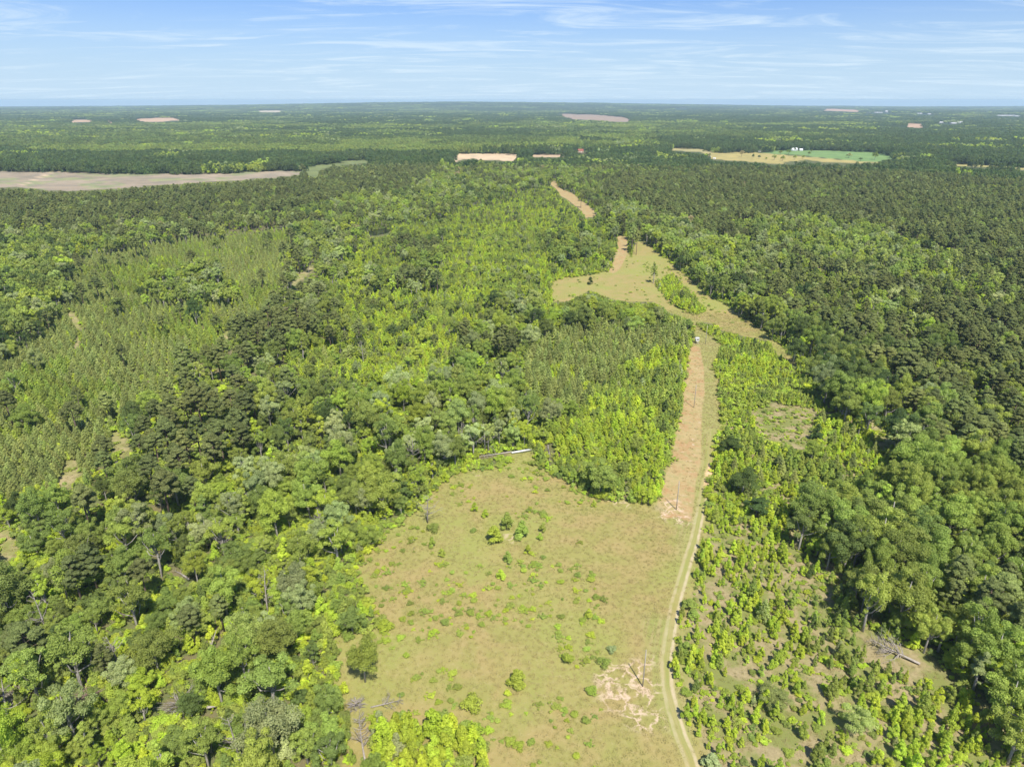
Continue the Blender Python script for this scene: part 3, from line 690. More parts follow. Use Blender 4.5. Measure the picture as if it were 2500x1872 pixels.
t4 = np.where(rng.random(n) < .85, U(.61, .70, n), U(.42, .60, n)); t4 = np.where(np.isin(Z, (MIX, BELT)), U(.48, .68, n), t4); t4 = np.where(cl3 > .56, t4-.12, t4); t4 = np.where(inclump, U(.64, .70, n), t4); t4 = np.where(rng.random(n) > .985, .84, t4)
add('sapling', x, y, h4, w4, t4, (u < pr) & clear_of(x, y, h4, w4, fr=((0,0),(.6,0),(1,0))))
# shrubs and undergrowth mounds
x, y = grid(1.9, 66, 330, 50); xb, yb = grid(2.7, 330, 560, 48); x = np.concatenate([x, xb]); y = np.concatenate([y, yb]); xb, yb = grid(5.0, 560, 1250); x = np.concatenate([x, xb]); y = np.concatenate([y, yb]); n = len(x); px, py, _ = proj(x, y, .5); Z = zone(px, py); u = rng.random(n)
pr = np.select([Z == MIX, Z == THICK, Z == LIME, Z == BELT, Z == BIG, Z == PINE, Z == YP, Z == YP2, Z == SCRUB, Z == BRUSH], [.8, .85, .7, .7, .6, .4, .35, .3, .5, .5], 0.)
cl_ = fnoise(x, y, 14, 81)
mx_, my_ = px, py
inM = inpoly(px, py, [(a, b) for a, b in MEADOW]) & (px < 1470)
inUp = inpoly(px, py, [(1570,640),(1640,650),(1760,760),(1690,775),(1600,720)])
pr = np.where((Z == OPEN) & inM & (cl_ > np.where(py > 1420, .47, .56)), .34, pr); pr = np.where((Z == OPEN) & inM & (cl_ <= .47), .006, pr); pr = np.where((Z == OPEN) & inUp, .3, pr); pr = np.where((Z == OPEN) & ~inUp & (py < 800) & (py > 600), .06, pr); pr = np.where((Z == OPEN) & (px < 780) & (py > 1000), .2, pr); pr = np.where((Z == OPEN) & (px > 1800) & (py > 900), .5, pr)
h5 = np.where(Z == OPEN, U(.35, 1.1, n), np.where(Z == BRUSH, U(.4, 1.1, n), U(.9, 2.4, n))); w5 = h5/1.7*1.35*U(.9, 1.5, n)
t5 = np.where(rng.random(n) < .8, U(.52, .69, n), U(.36, .5, n)); t5 = np.where(Z == OPEN, U(.47, .66, n), t5)
w5 = np.where((Z == OPEN) | (Z == BRUSH), w5*1.3, w5)
add('shrub', x, y, h5, w5, t5, (u < pr) & (clear_of(x, y, h5, w5, fr=((0,0),(1,0))) | (Z == OPEN)))

# ------------------------------------------------------------------ hand-placed plants (base pixel, height m, width m, tint, label)
HAND = {k: [] for k in NEAR}
def hand(kind, px_, py_, h, w, tint_, label, form=None):
    a, b = at(px_, py_); HAND[kind].append((float(a), float(b), h, w, tint_, label, form))
hand('broadleaf_tree', 1464, 1208, 13.0, 5.2, .45, 'lone rounded tree on the meadow top edge left of the red lane', 1)
hand('broadleaf_tree', 892, 1664, 12.5, 3.3, .56, 'tall lone tree standing on the meadow left edge above the bright clump', 2)
hand('sapling', 1207, 1322, 5.8, 2.7, 0.61, 'large bushy sapling left of the bare patch in the meadow')
hand('sapling', 1238, 1290, 5.6, 2.3, 0.53, 'dark green sapling behind the bare patch in the meadow')
hand('sapling', 1274, 1312, 6.0, 2.4, 0.55, 'tallest sapling right of the bare patch in the meadow')
hand('sapling', 1240, 1372, 3.8, 1.5, 0.51, 'dark pointed sapling below the bare patch in the meadow')
hand('sapling', 1289, 1350, 2.9, 1.2, 0.64, 'small leaning sapling lower right of the bare patch')
hand('sapling', 1223, 1412, 3.1, 1.5, 0.64, 'sapling at the lower end of the dark weedy patch mid meadow')
hand('sapling', 1437, 1509, 3.1, 1.1, 0.61, 'lone upright sapling on the open right side of the meadow')
hand('sapling', 1185, 1262, 2.9, 1.2, 0.65, 'small sapling up the slope left of the three meadow saplings')
hand('sapling', 1159, 1248, 3.4, 1.2, 0.66, 'pointed sapling in the upper left meadow')
hand('sapling', 1055, 1335, 3.6, 1.2, 0.57, 'sapling just below the dead tree bush in the left meadow')
hand('sapling', 1079, 1358, 2.9, 1.1, 0.57, 'second sapling below the dead tree on the left meadow')
hand('sapling', 1324, 1298, 2.9, 1.2, .55, 'small sapling right of the three meadow saplings')
hand('sapling', 1318, 1317, 2.4, 1.1, .6, 'small bright sapling just below its twin in the meadow')
hand('sapling', 1450, 1236, 2.4, 1.1, .6, 'bright round sapling on the upper right meadow')
hand('shrub', 1059, 1296, 2.6, 2.2, .46, 'dark bush at the foot of the bleached dead tree')
hand('shrub', 1392, 1618, 2.6, 1.8, .60, 'bright round bush in the lower right meadow', None)
hand('shrub', 1475, 1623, 1.6, 1.8, .5, 'low bush left of the scarred ground by the nearest pole')
hand('shrub', 1493, 1590, 1.6, 1.3, .80, 'small grey leaved bush left of the nearest pole')
hand('shrub', 1475, 1466, 1.3, 1.1, .5, 'small dark bush alone on the bare side of the meadow')
hand('sapling', 1262, 1672, 4.3, 2.3, .60, 'bright bush at the lower end of the middle weedy patch', None)
hand('shrub', 1150, 1726, 2.6, 2.6, .60, 'wide bright bush just above the bright clump', None)
hand('broadleaf_tree', 1812, 1208, 9.5, 4.4, .26, 'dark rounded tree alone in scrub right of the red lane', 2)
hand('broadleaf_tree', 1780, 1110, 7.5, 3.9, .26, 'smaller dark rounded tree above the other beside the red lane', 3)
hand('broadleaf_tree', 1845, 1262, 7.0, 3.4, .30, 'dark low tree down the slope from the dark rounded tree', 0)
hand('sapling', 1992, 1078, 7.6, 2.3, .30, 'dark green cone shaped tree in the scrub right of the lane')
hand('slender_tree', 1595, 692, 16, 2.6, .44, 'tall slender tree standing alone in the upper grassy lane', 40-40)
hand('sapling', 1441, 694, 5.5, 2.4, .30, 'dark bush tree on the upper clearing left side')
hand('pine_tree', 1542, 615, 22, 3.4, .14, 'tall pine in the gap between the upper red track and lane', 0)
hand('pine_tree', 1553, 622, 20, 3.0, .14, 'pine just right of the tall one splitting the upper lane', 2)
hand('pine_tree', 1418, 508, 17, 3.0, .08, 'lone pine standing beside the far red lane', 1)
hand('sapling', 1682, 1486, 3.2, 2.2, .50, 'round dark bush right beside the curve of the dirt track')
hand('sapling', 1692, 1508, 2.4, 1.6, .52, 'smaller bush just below the round one beside the track')
hand('sapling', 1672, 1592, 3.2, 2.0, .54, 'bushy sapling close to the track level with the scarred ground')
hand('broadleaf_tree', 1885, 1722, 4.2, 3.0, .12, 'low dark olive tree in the middle of the right brushland', 4)
hand('broadleaf_tree', 2088, 1790, 6.2, 2.6, .16, 'dark olive tree in the lower right brushland', 5)
hand('sapling', 1735, 1872, 3.6, 1.9, .80, 'pale silvery sapling at the bottom edge beside the track')
for (a_, b_, h_, w_, t_, l_) in [(1975,380,10,6,.42,'small field tree left of centre on the green field'),(2072,386,11,11,.85,'large pale round bush at the green field edge'),(1980,373,9,5,.42,'round tree beneath the white farm house'),
  (1905,378,10,9,.5,'hedge tree at the green field left end'),(1925,377,11,9,.45,'second hedge tree at the green field left end'),(1810,383,14,9,.97,'rusty brown tree on the tan field'),(1838,388,11,5,.3,'pointed dark tree on the tan field'),
  (1853,388,8,5,.3,'small dark tree on the tan field'),(1870,392,7,4,.4,'tiny tree at the tan field lower edge'),(1762,372,14,10,.28,'dark tree group left of the tan field'),(2101,392,6,7,.28,'low dark bush at the green field foot'),
  (2135,390,16,10,.5,'tall tree at the green field right tip'),(1890,391,12,8,.52,'tree in the middle of the tan field edge'),(1910,393,11,8,.5,'fresh green tree at the tan field edge'),(1940,390,10,7,.5,'tree right of the tan field hedge'),(1960,389,9,6,.5,'last tree right of the tan field hedge')]:
    hand('broadleaf_tree', a_, b_, h_, w_*.55, t_, l_, int(a_) % 6)
hand('slender_tree', 2085, 1470, 11, 2.5, .74, 'pale green slender tree at the edge of the right hand woods', 1)
for (a_, b_, h_, w_, t_, f_, l_) in [
  (396,1407,17,4.6,.45,6,'open crowned tree with long bare grey trunk left of centre'),
  (337,1537,15,4.6,.48,7,'spreading open tree with pale trunk in the lower left woods'),
  (200,1684,18,5.6,.50,8,'largest spreading tree with bare limbs above the brush heap'),
  (98,1722,16,4.6,.47,9,'open tree with forked pale trunk near the left edge'),
  (672,1735,15,5.6,.46,6,'wide tree with long bleached side limbs, lower left woods'),
  (610,1856,12,3.6,.46,8,'thin open tree with bare pale branches at the bottom edge'),
  (510,1872,12,3.8,.50,7,'forked pale tree at the bottom edge left of the clump'),
  (752,1870,10,3.0,.50,9,'small bare branched tree near the bottom left of the clump'),
  (550,1362,14,3.8,.56,6,'yellow green open tree with bare lower limbs'),
  (723,1486,14,3.4,.80,2,'pale vine covered tree beside its dark gap'),
  (826,1378,14,4.8,.56,7,'bright open tree at the left rim of the meadow'),
  (213,1395,13,3.8,.40,9,'dark open tree with grey fork in left woods'),
  (945,1120,17,4.4,.44,7,'tall open tree with pale spreading limbs in the centre woods'),
  (1287,1060,19,4.6,.42,8,'tall tree with long white trunk above the meadow top'),
  (1192,1100,12,2.6,.76,9,'half dead tree with silvery leaves at the meadow top')]:
    hand('broadleaf_tree', a_, b_, h_, w_, t_, l_, f_)

# thin out automatic plants around hand-placed ones
BIGK = ('broadleaf_tree', 'slender_tree', 'pine_tree')
FALLS = [((2245,1624),(2119,1572)), ((905,1728),(985,1712)), ((893,1866),(868,1752)), ((1248,1104),(1165,1120)), ((1337,1088),(1347,1134)), ((500,1623),(541,1560)), ((1249,1108),(1297,1101)), ((443,1729),(400,1700)), ((222,1700),(180,1690)), ((455,732),(398,722)), ((430,1392),(462,1420)), ((509,1740),(530,1739)), ((20,1782),(24,1690))]
for k in RECS:
    arr = np.vstack(RECS[k]); keep = np.ones(len(arr), bool)
    for k2 in HAND:
        for r in HAND[k2]:
            d_ = np.hypot(arr[:, 0]-r[0], arr[:, 1]-r[1])
            if (k in BIGK) == (k2 in BIGK): keep &= d_ > (r[3]*.75+arr[:, 3]*.45)
            elif k not in BIGK: keep &= d_ > 1.2
            if k in BIGK and k2 == 'broadleaf_tree' and r[6] is not None and r[6] >= 6: keep &= ~((np.abs(arr[:, 0]-r[0]) < 4.5) & (r[1]-arr[:, 1] > 0) & (r[1]-arr[:, 1] < 10))
    for (ax, ay), (bx, by) in FALLS:
        (ax, ay), (bx, by) = at(ax, ay), at(bx, by); ex, ey = bx-ax, by-ay
        t_ = np.clip(((arr[:, 0]-ax)*ex+(arr[:, 1]-ay)*ey)/(ex*ex+ey*ey), 0, 1)
        qx, qy = arr[:, 0]-ax-t_*ex, arr[:, 1]-ay-t_*ey
        wd_ = 2.6 if ax > 40 and ay < 130 and ax > 50 else 0.
        keep &= ~((np.abs(qx) < .6+wd_+arr[:, 3]*.6) & (qy < .8+wd_) & (qy > -(1.0+wd_+arr[:, 2]*1.1)))
    RECS[k] = arr[keep]

# ------------------------------------------------------------------ labels
def ordw(i):
    w = ['first','second','third','fourth','fifth','sixth','seventh','eighth','ninth','tenth','eleventh','twelfth','thirteenth','fourteenth','fifteenth','sixteenth','seventeenth','eighteenth','nineteenth','twentieth']
    return w[i] if i < 20 else str(i+1)+'th'
def look(kind, t_, h, w):
    c_ = ('dark olive' if t_ < .08 else 'olive green' if t_ < .2 else 'deep green' if t_ < .34 else 'mid green' if t_ < .46 else 'fresh green' if t_ < .58 else 'bright lime' if t_ < .72 else 'pale sage' if t_ < .86 else 'cream green' if t_ < .95 else 'rusty tan')
    s_ = {'broadleaf_tree': ('small','medium','big'), 'slender_tree': ('short','slim','tall'), 'pine_tree': ('short','medium','tall'), 'young_pine': ('low','young','lanky'), 'sapling': ('little','middling','large'), 'shrub': ('tiny','low','bushy')}[kind]
    th = {'broadleaf_tree': (9, 14), 'slender_tree': (9, 13), 'pine_tree': (13, 16), 'young_pine': (5, 6.5), 'sapling': (2.4, 4), 'shrub': (1., 1.7)}[kind]
    return (s_[0] if h < th[0] else s_[1] if h < th[1] else s_[2])+' '+c_
NOUN = {'broadleaf_tree': 'broadleaf tree', 'slender_tree': 'slender tree', 'pine_tree': 'pine', 'young_pine': 'young pine', 'sapling': 'sapling', 'shrub': 'shrub'}
PLACES = [('bright clump at the meadow foot', [(860,1680),(1200,1680),(1200,2100),(860,2100)]), ('meadow lower half', [(880,1480),(1720,1480),(1720,2100),(1200,2100),(1150,1740),(880,1740)]),
 ('meadow upper half', [(880,1120),(1640,1200),(1720,1240),(1720,1480),(880,1480)]),
 ('lower left corner', [(-200,1700),(280,1700),(280,2200),(-200,2200)]), ('bottom edge woods left of clump', [(280,1700),(880,1700),(880,2200),(280,2200)]),
 ('woods above lower left corner', [(-200,1520),(280,1520),(280,1700),(-200,1700)]), ('woods below the open trees', [(280,1520),(600,1520),(600,1700),(280,1700)]), ('woods at meadow lower left', [(600,1480),(900,1480),(900,1700),(600,1700)]),
 ('woods by small yellow clearing', [(-200,1340),(280,1340),(280,1520),(-200,1520)]), ('woods around grey trunked trees', [(280,1340),(600,1340),(600,1520),(280,1520)]), ('woods along meadow left rim', [(600,1300),(900,1300),(900,1500),(600,1500)]),
 ('left pine slope by sandy gaps', [(-200,1100),(360,1100),(360,1340),(-200,1340)]), ('slope below the left pines', [(360,1100),(640,1100),(640,1340),(360,1340)]), ('woods left of the dead tree', [(640,1100),(1060,1100),(1060,1300),(640,1300)]),
 ('plantation at the left edge', [(-200,700),(200,700),(200,1100),(-200,1100)]), ('pine belt left of centre', [(200,800),(660,800),(660,1100),(200,1100)]), ('woods above the meadow top', [(660,900),(1300,900),(1300,1140),(660,1140)]),
 ('thicket left of the red lane', [(1300,850),(1720,850),(1720,1250),(1300,1250)]), ('scrub right of the red lane', [(1700,950),(2100,950),(2100,1280),(1700,1280)]), ('thicket at top of red lane', [(1690,760),(2000,760),(2000,1010),(1690,1010)]),
 ('brushland beside the track bend', [(1600,1280),(1850,1280),(1850,1560),(1600,1560)]), ('brushland below the track bend', [(1600,1560),(1850,1560),(1850,2200),(1600,2200)]), ('brushland near the woods edge', [(1850,1240),(2150,1240),(2150,1560),(1850,1560)]),
 ('brushland around the fallen tree', [(1850,1560),(2200,1560),(2200,1760),(1850,1760)]), ('brushland bottom edge', [(1850,1760),(2200,1760),(2200,2200),(1850,2200)]), ('lower right corner', [(2200,1600),(2800,1600),(2800,2200),(2200,2200)]),
 ('right woods above the corner', [(2150,1350),(2800,1350),(2800,1600),(2150,1600)]), ('right edge woods', [(2000,1100),(2800,1100),(2800,1350),(2000,1350)]), ('upper right woods edge', [(1900,800),(2800,800),(2800,1100),(1900,1100)])]
def place(px_, py_):
    for nm_, pg in PLACES:
        if inpoly(np.array([px_]), np.array([py_]), pg)[0]: return nm_
    return 'far '+('left' if px_ < 830 else 'right' if px_ > 1700 else 'centre')+' slope'

COUNTS = {'broadleaf_tree': 300, 'slender_tree': 120, 'pine_tree': 240, 'young_pine': 200, 'sapling': 300, 'shrub': 300}
CAT = {'broadleaf_tree': 'tree', 'slender_tree': 'tree', 'pine_tree': 'pine tree', 'young_pine': 'pine tree', 'sapling': 'sapling', 'shrub': 'shrub'}
GRP = {'broadleaf_tree': 'broadleaf trees of the nearer woods', 'slender_tree': 'slender trees of the nearer woods', 'pine_tree': 'pines of the nearer woods', 'young_pine': 'young plantation pines', 'sapling': 'saplings in meadow, brush and thickets', 'shrub': 'shrubs in meadow and undergrowth'}
def plant(kind, x_, y_, h, w, t_, label, form=None):
    ps = NEAR[kind]
    p = ps[int(form) % len(ps)] if form is not None else ps[int(rng.integers(len(ps))) if kind != 'broadleaf_tree' else int(rng.choice(10, p=[.12]*6+[.07]*4))]
    sc = (w/p.R, w/p.R, h/p.h); rz = float(rng.random()*6.283)
    if form is not None and kind == 'broadleaf_tree': rz = .6*form
    if hasattr(p, 'crown'):
        e = link(kind, None, loc=(x_, y_, 0), rot=(0, 0, rz), scale=sc); e.empty_display_size = .5
        tag(e, label, CAT[kind], GRP[kind])
        link('trunk', p.trunk, e); c_ = link('crown', p.crown, e); c_['tint'] = float(t_)
    else:
        e = link(kind, p.whole, loc=(x_, y_, 0), rot=(0, 0, rz), scale=sc); e['tint'] = float(t_); tag(e, label, CAT[kind], GRP[kind])
    return e
REST = {}
for kind in NEAR:
    arr = RECS[kind]
    hx = HAND[kind]
    for r_ in hx: plant(kind, *r_[:6], r_[6])
    pxm, pym, dep = proj(arr[:, 0], arr[:, 1], arr[:, 2]*.6)
    vis = (pxm > 10) & (pxm < 2490) & (pym > 10) & (pym < 1860)
    if kind == 'broadleaf_tree' or kind == 'pine_tree' or kind == 'slender_tree': pass
    score = np.where(vis, arr[:, 2]*arr[:, 3]/dep**2, -1)
    nn = COUNTS[kind]-len(hx); top = np.argsort(-score)[:nn]
    groups = {}
    for i in top:
        lk = look(kind, arr[i, 4], arr[i, 2], arr[i, 3]); pl = place(pxm[i], pym[i]); groups.setdefault((lk, pl), []).append(i)
    for (lk, pl), idx in groups.items():
        idx.sort(key=lambda i: pxm[i])
        for k_, i in enumerate(idx):
            if len(idx) == 1: lab = f'only {lk} {NOUN[kind]} in the {pl}'
            elif k_ == 0: lab = f'leftmost {lk} {NOUN[kind]} in the {pl}'
            elif k_ == len(idx)-1: lab = f'rightmost {lk} {NOUN[kind]} in the {pl}'
            else: lab = f'{ordw(k_)} {lk} {NOUN[kind]} from left, {pl}'
            plant(kind, *arr[i, :5].tolist(), lab)
    m_ = np.ones(len(arr), bool); m_[top] = False; REST[kind] = arr[m_]

# ------------------------------------------------------------------ the rest of each kind: one object, instanced by geometry nodes
def scatter(name, protos, xs, ys, zs, sxy, sz, tint_, idx, label, rotz=None):
    pc = bpy.data.collections.new(name+'_forms')
    for i, p in enumerate(protos):
        o = bpy.data.objects.new(f'{name}_form_{i:02d}', p.whole); pc.objects.link(o)
    n = len(xs); me = bpy.data.meshes.new(name); me.vertices.add(n)
    me.vertices.foreach_set('co', np.column_stack([xs, ys, zs]).astype(np.float32).ravel())
    def fa(nm_, v_, typ='FLOAT'):
        a = me.attributes.new(nm_, typ, 'POINT'); a.data.foreach_set('vector' if typ == 'FLOAT_VECTOR' else 'value', np.ascontiguousarray(v_).ravel())
    rz = rng.random(n)*6.283 if rotz is None else rotz
    fa('rot', np.column_stack([np.zeros(n), np.zeros(n), rz]).astype(np.float32), 'FLOAT_VECTOR')
    fa('scl', np.column_stack([sxy, sxy, sz]).astype(np.float32), 'FLOAT_VECTOR')
    fa('idx', np.asarray(idx, np.int32), 'INT'); fa('tint', np.asarray(tint_, np.float32))
    o = link(name, me); tag(o, label, kind='stuff')
    ng = bpy.data.node_groups.new(name, 'GeometryNodeTree')
    ng.interface.new_socket('Geometry', in_out='INPUT', socket_type='NodeSocketGeometry'); ng.interface.new_socket('Geometry', in_out='OUTPUT', socket_type='NodeSocketGeometry')
    gi = ng.nodes.new('NodeGroupInput'); go = ng.nodes.new('NodeGroupOutput'); ip = ng.nodes.new('GeometryNodeInstanceOnPoints'); ci = ng.nodes.new('GeometryNodeCollectionInfo')
    ci.inputs['Collection'].default_value = pc; ci.inputs['Separate Children'].default_value = True; ci.inputs['Reset Children'].default_value = True
    def na(nm_, typ):
        a = ng.nodes.new('GeometryNodeInputNamedAttribute'); a.data_type = typ; a.inputs['Name'].default_value = nm_; return a.outputs['Attribute']
    L = ng.links.new
    L(gi.outputs[0], ip.inputs['Points']); L(ci.outputs[0], ip.inputs['Instance']); ip.inputs['Pick Instance'].default_value = True
    L(na('idx', 'INT'), ip.inputs['Instance Index'])
    er = ng.nodes.new('FunctionNodeEulerToRotation'); L(na('rot', 'FLOAT_VECTOR'), er.inputs[0]); L(er.outputs[0], ip.inputs['Rotation']); L(na('scl', 'FLOAT_VECTOR'), ip.inputs['Scale'])
    L(ip.outputs[0], go.inputs[0])
    md = o.modifiers.new('scatter', 'NODES'); md.node_group = ng
    return o
RL = {'broadleaf_tree': ('broadleaf_woods', 'green broadleaf woods covering the land beyond the nearer trees'), 'slender_tree': ('slender_woods', 'slender yellow green trees scattered through the farther woods'),
      'pine_tree': ('pine_woods', 'dark pine woods covering the slopes farther off'), 'young_pine': ('young_pine_plantation', 'rows of young plantation pines on the left slope'),
      'sapling': ('sapling_thicket', 'lime green sapling thickets beyond the nearest ones'), 'shrub': ('undergrowth', 'low green undergrowth filling the gaps between trees')}
for kind, arr in REST.items():
    r_ = np.hypot(arr[:, 0], arr[:, 1]); near = r_ < {'broadleaf_tree': 420, 'slender_tree': 400, 'pine_tree': 400, 'young_pine': 260, 'sapling': 260, 'shrub': 220}[kind]
    protos = NEAR[kind]+MID[kind]; nn, nm_ = len(NEAR[kind]), len(MID[kind])
    idx = np.where(near, rng.integers(0, nn, len(arr)), nn+rng.integers(0, nm_, len(arr)))
    scatter(RL[kind][0], protos, arr[:, 0], arr[:, 1], terrain(arr[:, 0], arr[:, 1]), arr[:, 3]/protos[0].R, arr[:, 2]/protos[0].h, arr[:, 4], idx, RL[kind][1])
# distant woods: groves whose spacing grows with distance
gx_, gy_, gs_ = [], [], []
r0 = 1300.
while r0 < 21000:
    s_ = max(17., r0*.0085); nth = int(math.radians(88)*r0/s_)
    t_ = (np.arange(nth)+rng.random(nth))*math.radians(88)/nth-math.radians(44); r_ = r0+(rng.random(nth)-.5)*s_
    gx_.append(r_*np.sin(t_)); gy_.append(r_*np.cos(t_)); gs_.append(np.full(nth, s_)); r0 += s_*(.9 if r0 < 9000 else 1.2)
gx_ = np.concatenate(gx_); gy_ = np.concatenate(gy_); gs_ = np.concatenate(gs_)
gz_ = terrain(gx_, gy_); n = len(gx_)
stand = .5*fnoise(gx_, gy_, 420, 91)+.5*fnoise(gx_/2.2, gy_, 1300, 92); hgt = U(.75, 1.15, n)*(.72+.5*vnoise(gx_, gy_, 300, 94)); sxy = gs_/19.*U(.9, 1.2, n)
ok = np.ones(n, bool)
for fz, fx in ((0, 0), (.2, 0), (.4, 0), (.6, 0), (.8, 0), (1.0, 0), (1.15, 0), (.5, -.8), (.5, .8), (.95, -.7), (.95, .7)):
    px, py, _ = proj(gx_+sxy*13*fx, gy_, gz_+hgt*15*fz); ok &= zone(px, py) != FIELD
gt = np.where(stand > .48, U(.28, .34, n), np.where(fnoise(gx_, gy_, 330, 97) > .56, U(.37, .48, n), U(.33, .39, n)))
gt = np.where((rng.random(n) > .72) & (fnoise(gx_, gy_, 210, 98) > .60), U(.45, .84, n), gt)
scatter('distant_woods', GROVE, gx_[ok], gy_[ok], gz_[ok]-1.0, sxy[ok], hgt[ok], gt[ok], rng.integers(0, 7, ok.sum()), 'distant mixed woods running to the hazy horizon')

# grass tufts on the meadow and lanes
def tufts():
    protos = []
    for i in range(4):
        r_ = np.random.default_rng(400+i); m_ = 26; p = r_.normal(size=(m_, 2))*.28; a = r_.random(m_)*6.28; hh = r_.uniform(.12, .34, m_)
        dx, dy = np.cos(a)*.035, np.sin(a)*.035; lx, ly = r_.normal(size=m_)*.12, r_.normal(size=m_)*.12
        z0 = np.zeros(m_)-.02
        v = np.stack([np.column_stack([p[:, 0]-dx, p[:, 1]-dy, z0]), np.column_stack([p[:, 0]+dx, p[:, 1]+dy, z0]), np.column_stack([p[:, 0]+lx+dx*.4, p[:, 1]+ly+dy*.4, hh]), np.column_stack([p[:, 0]+lx-dx*.4, p[:, 1]+ly-dy*.4, hh])], 1).reshape(-1, 3)
        q_ = Proto.__new__(Proto); q_.whole = mesh_np('grass_tuft', v, np.arange(m_*4).reshape(-1, 4), [M_STRAW], lv=r_.random(m_)); protos.append(q_)
    return protos
def straw_material():
    m, t = mat('dry_grass_blades'); tn = attr(t, 'tint', 'INSTANCER').outputs['Fac']; lv = attr(t, 'lv').outputs['Fac']
    c = mixc(t, tn, (.35,.275,.125), (.25,.26,.072)); c = mixc(t, mth(t, 'MULTIPLY', lv, .5), c, (.46,.38,.20))
    d = nd(t, 'ShaderNodeBsdfDiffuse'); t.links.new(c, d.inputs['Color']); tr = nd(t, 'ShaderNodeBsdfTranslucent'); t.links.new(c, tr.inputs['Color'])
    mx = nd(t, 'ShaderNodeMixShader'); mx.inputs[0].default_value = .3; t.links.new(d.outputs[0], mx.inputs[1]); t.links.new(tr.outputs[0], mx.inputs[2]); finish(t, mx.outputs[0]); return m
M_STRAW = straw_material()
x, y = grid(.95, 78, 420); px, py, _ = proj(x, y, 0)
sm = np.maximum.reduce([sdf(x, y, wpoly(p)) for p in (MEADOW, UPPER, LANE)]); sr = np.maximum(sdf(x, y, wpoly(RED1)), sdf(x, y, wpoly(RED2))); sb = sdf(x, y, wpoly(brp))
dt = sdf(x, y, tw, closed=False)
dens = np.where(sm > -1, .7, np.where(sb > 0, .35, np.where(y < 230, .4, 0)))*np.where(sr > 0, .15, 1)*np.where(dt < 1.6, .05, 1)*(.6+.6*fnoise(x, y, 30, 101))
k = rng.random(len(x)) < dens; x, y = x[k], y[k]; n = len(x)
scatter('meadow_grass', tufts(), x, y, np.zeros(n), U(.8, 1.5, n), U(.4, .95, n), np.clip(fnoise(x, y, 14, 105)*1.8-.45, 0, 1), rng.integers(0, 4, n), 'dry tufted grass over the meadow and brushland')
print('tufts', n)

# ------------------------------------------------------------------ dead wood
def dead(seed, length, r0, nb, spread, fork=0.):
    """tapered stem along +X or +Z (local Z), with bare side branches and twigs"""
    r_ = np.random.default_rng(seed); stem = MB(); br = MB()
    bend = r_.normal(size=2)*.04*length
    f_ = lambda t_: Vector((bend[0]*t_*t_, bend[1]*t_*t_, length*t_))
    stem.tube([f_(t_) for t_ in (0, .25, .5, .75, 1)], [r0, r0*.85, r0*.65, r0*.4, r0*.12], 7)
    for i in range(nb):
        t_ = r_.uniform(.3, .97); a = f_(t_); L_ = length*spread*(1.15-t_)*r_.uniform(.6, 1.3)+.4; an = r_.uniform(0, 6.28)
        d = Vector((math.cos(an), math.sin(an), r_.uniform(.1, .9))).normalized(); m_ = a+d*L_*.5+Vector((0, 0, -.05*L_)); e = a+d*L_+Vector((r_.normal()*.1, r_.normal()*.1, .12*L_))
        rb = r0*(1-t_*.75)*.38+.015; br.tube([a, m_, e], [rb, rb*.7, .012+rb*.15], 5)
        for j in range(4):
            s0 = m_.lerp(e, r_.random()); dd = Vector(r_.normal(size=3)).normalized()*L_*.32+d*L_*.2; br.tube([s0, s0+dd], [rb*.35+.008, .008], 4)
    return stem, br
def put_dead(name, label, cat, base_px, tip_px, r0, nb, spread, seed, m=None, parts=('trunk', 'branch'), z=0.25, length=None, group=None, lift=.3):
    a = Vector(P(*base_px)); m = m or M_DEAD
    stem, br = dead(seed, 1, .1, 0, 0) if False else (None, None)
    if tip_px is None: rot = (0, 0, 0); Ln = length; a.z = -.1
    else:
        b = Vector(P(*tip_px)); d = (b-a); Ln = d.length; a.z = z; d = Vector((d.x, d.y, lift)).normalized(); rot = d.to_track_quat('Z', 'Y').to_euler()
    stem, br = dead(seed, Ln, r0, nb, spread)
    e = link(name, None, loc=a, rot=rot); tag(e, label, cat, group)
    link(parts[0], stem.mesh(name+'_'+parts[0], m, True), e)
    if nb: link(parts[1], br.mesh(name+'_'+parts[1], m), e)
    return e
put_dead('dead_tree', 'bleached bare dead tree standing at the upper left rim of the meadow', 'dead tree', (1044,1276), None, .26, 26, .42, 3, length=10.5)
put_dead('dead_tree', 'silvery bare tree standing in the centre woods', 'dead tree', (888,892), None, .22, 24, .30, 4, length=13)
put_dead('dead_tree', 'bare grey snag with drooping limbs at the meadow top', 'dead tree', (1184,1102), None, .3, 20, .36, 5, length=12)
for i_, (a_, b_, L_, l_) in enumerate([(588,1868,13,'pale bare snag at the bottom edge right of the forked tree'),(548,1362,14,'bleached snag beside the yellow green open tree'),(300,1655,13,'grey snag behind the brush heap in the lower left'),
   (655,1500,13,'bare snag between the vine covered tree and the grey trunks'),(120,1560,14,'bare snag in woods near the left edge'),(790,1330,12,'snag among bright trees left of the meadow rim'),(1010,1150,13,'bare snag in the woods above the dead tree'),(1130,1100,12,'thin bare snag left of the drooping snag'),
   (1990,1260,11,'pale snag in the woods edge right of the brushland'),(2290,1330,13,'bare snag in the right edge woods')]):
    put_dead('dead_tree', l_, 'dead tree', (a_, b_), None, .24, 22, .30, 60+i_, length=L_)
put_dead('fallen_tree', 'long fallen bare tree lying in the right brushland', 'fallen tree', (2245,1624), (2119,1572), .30, 46, .42, 6, lift=.9, z=.5)
put_dead('fallen_tree', 'grey fallen branchy top lying on the meadow lower left', 'fallen tree', (905,1728), (985,1712), .16, 30, .30, 7)
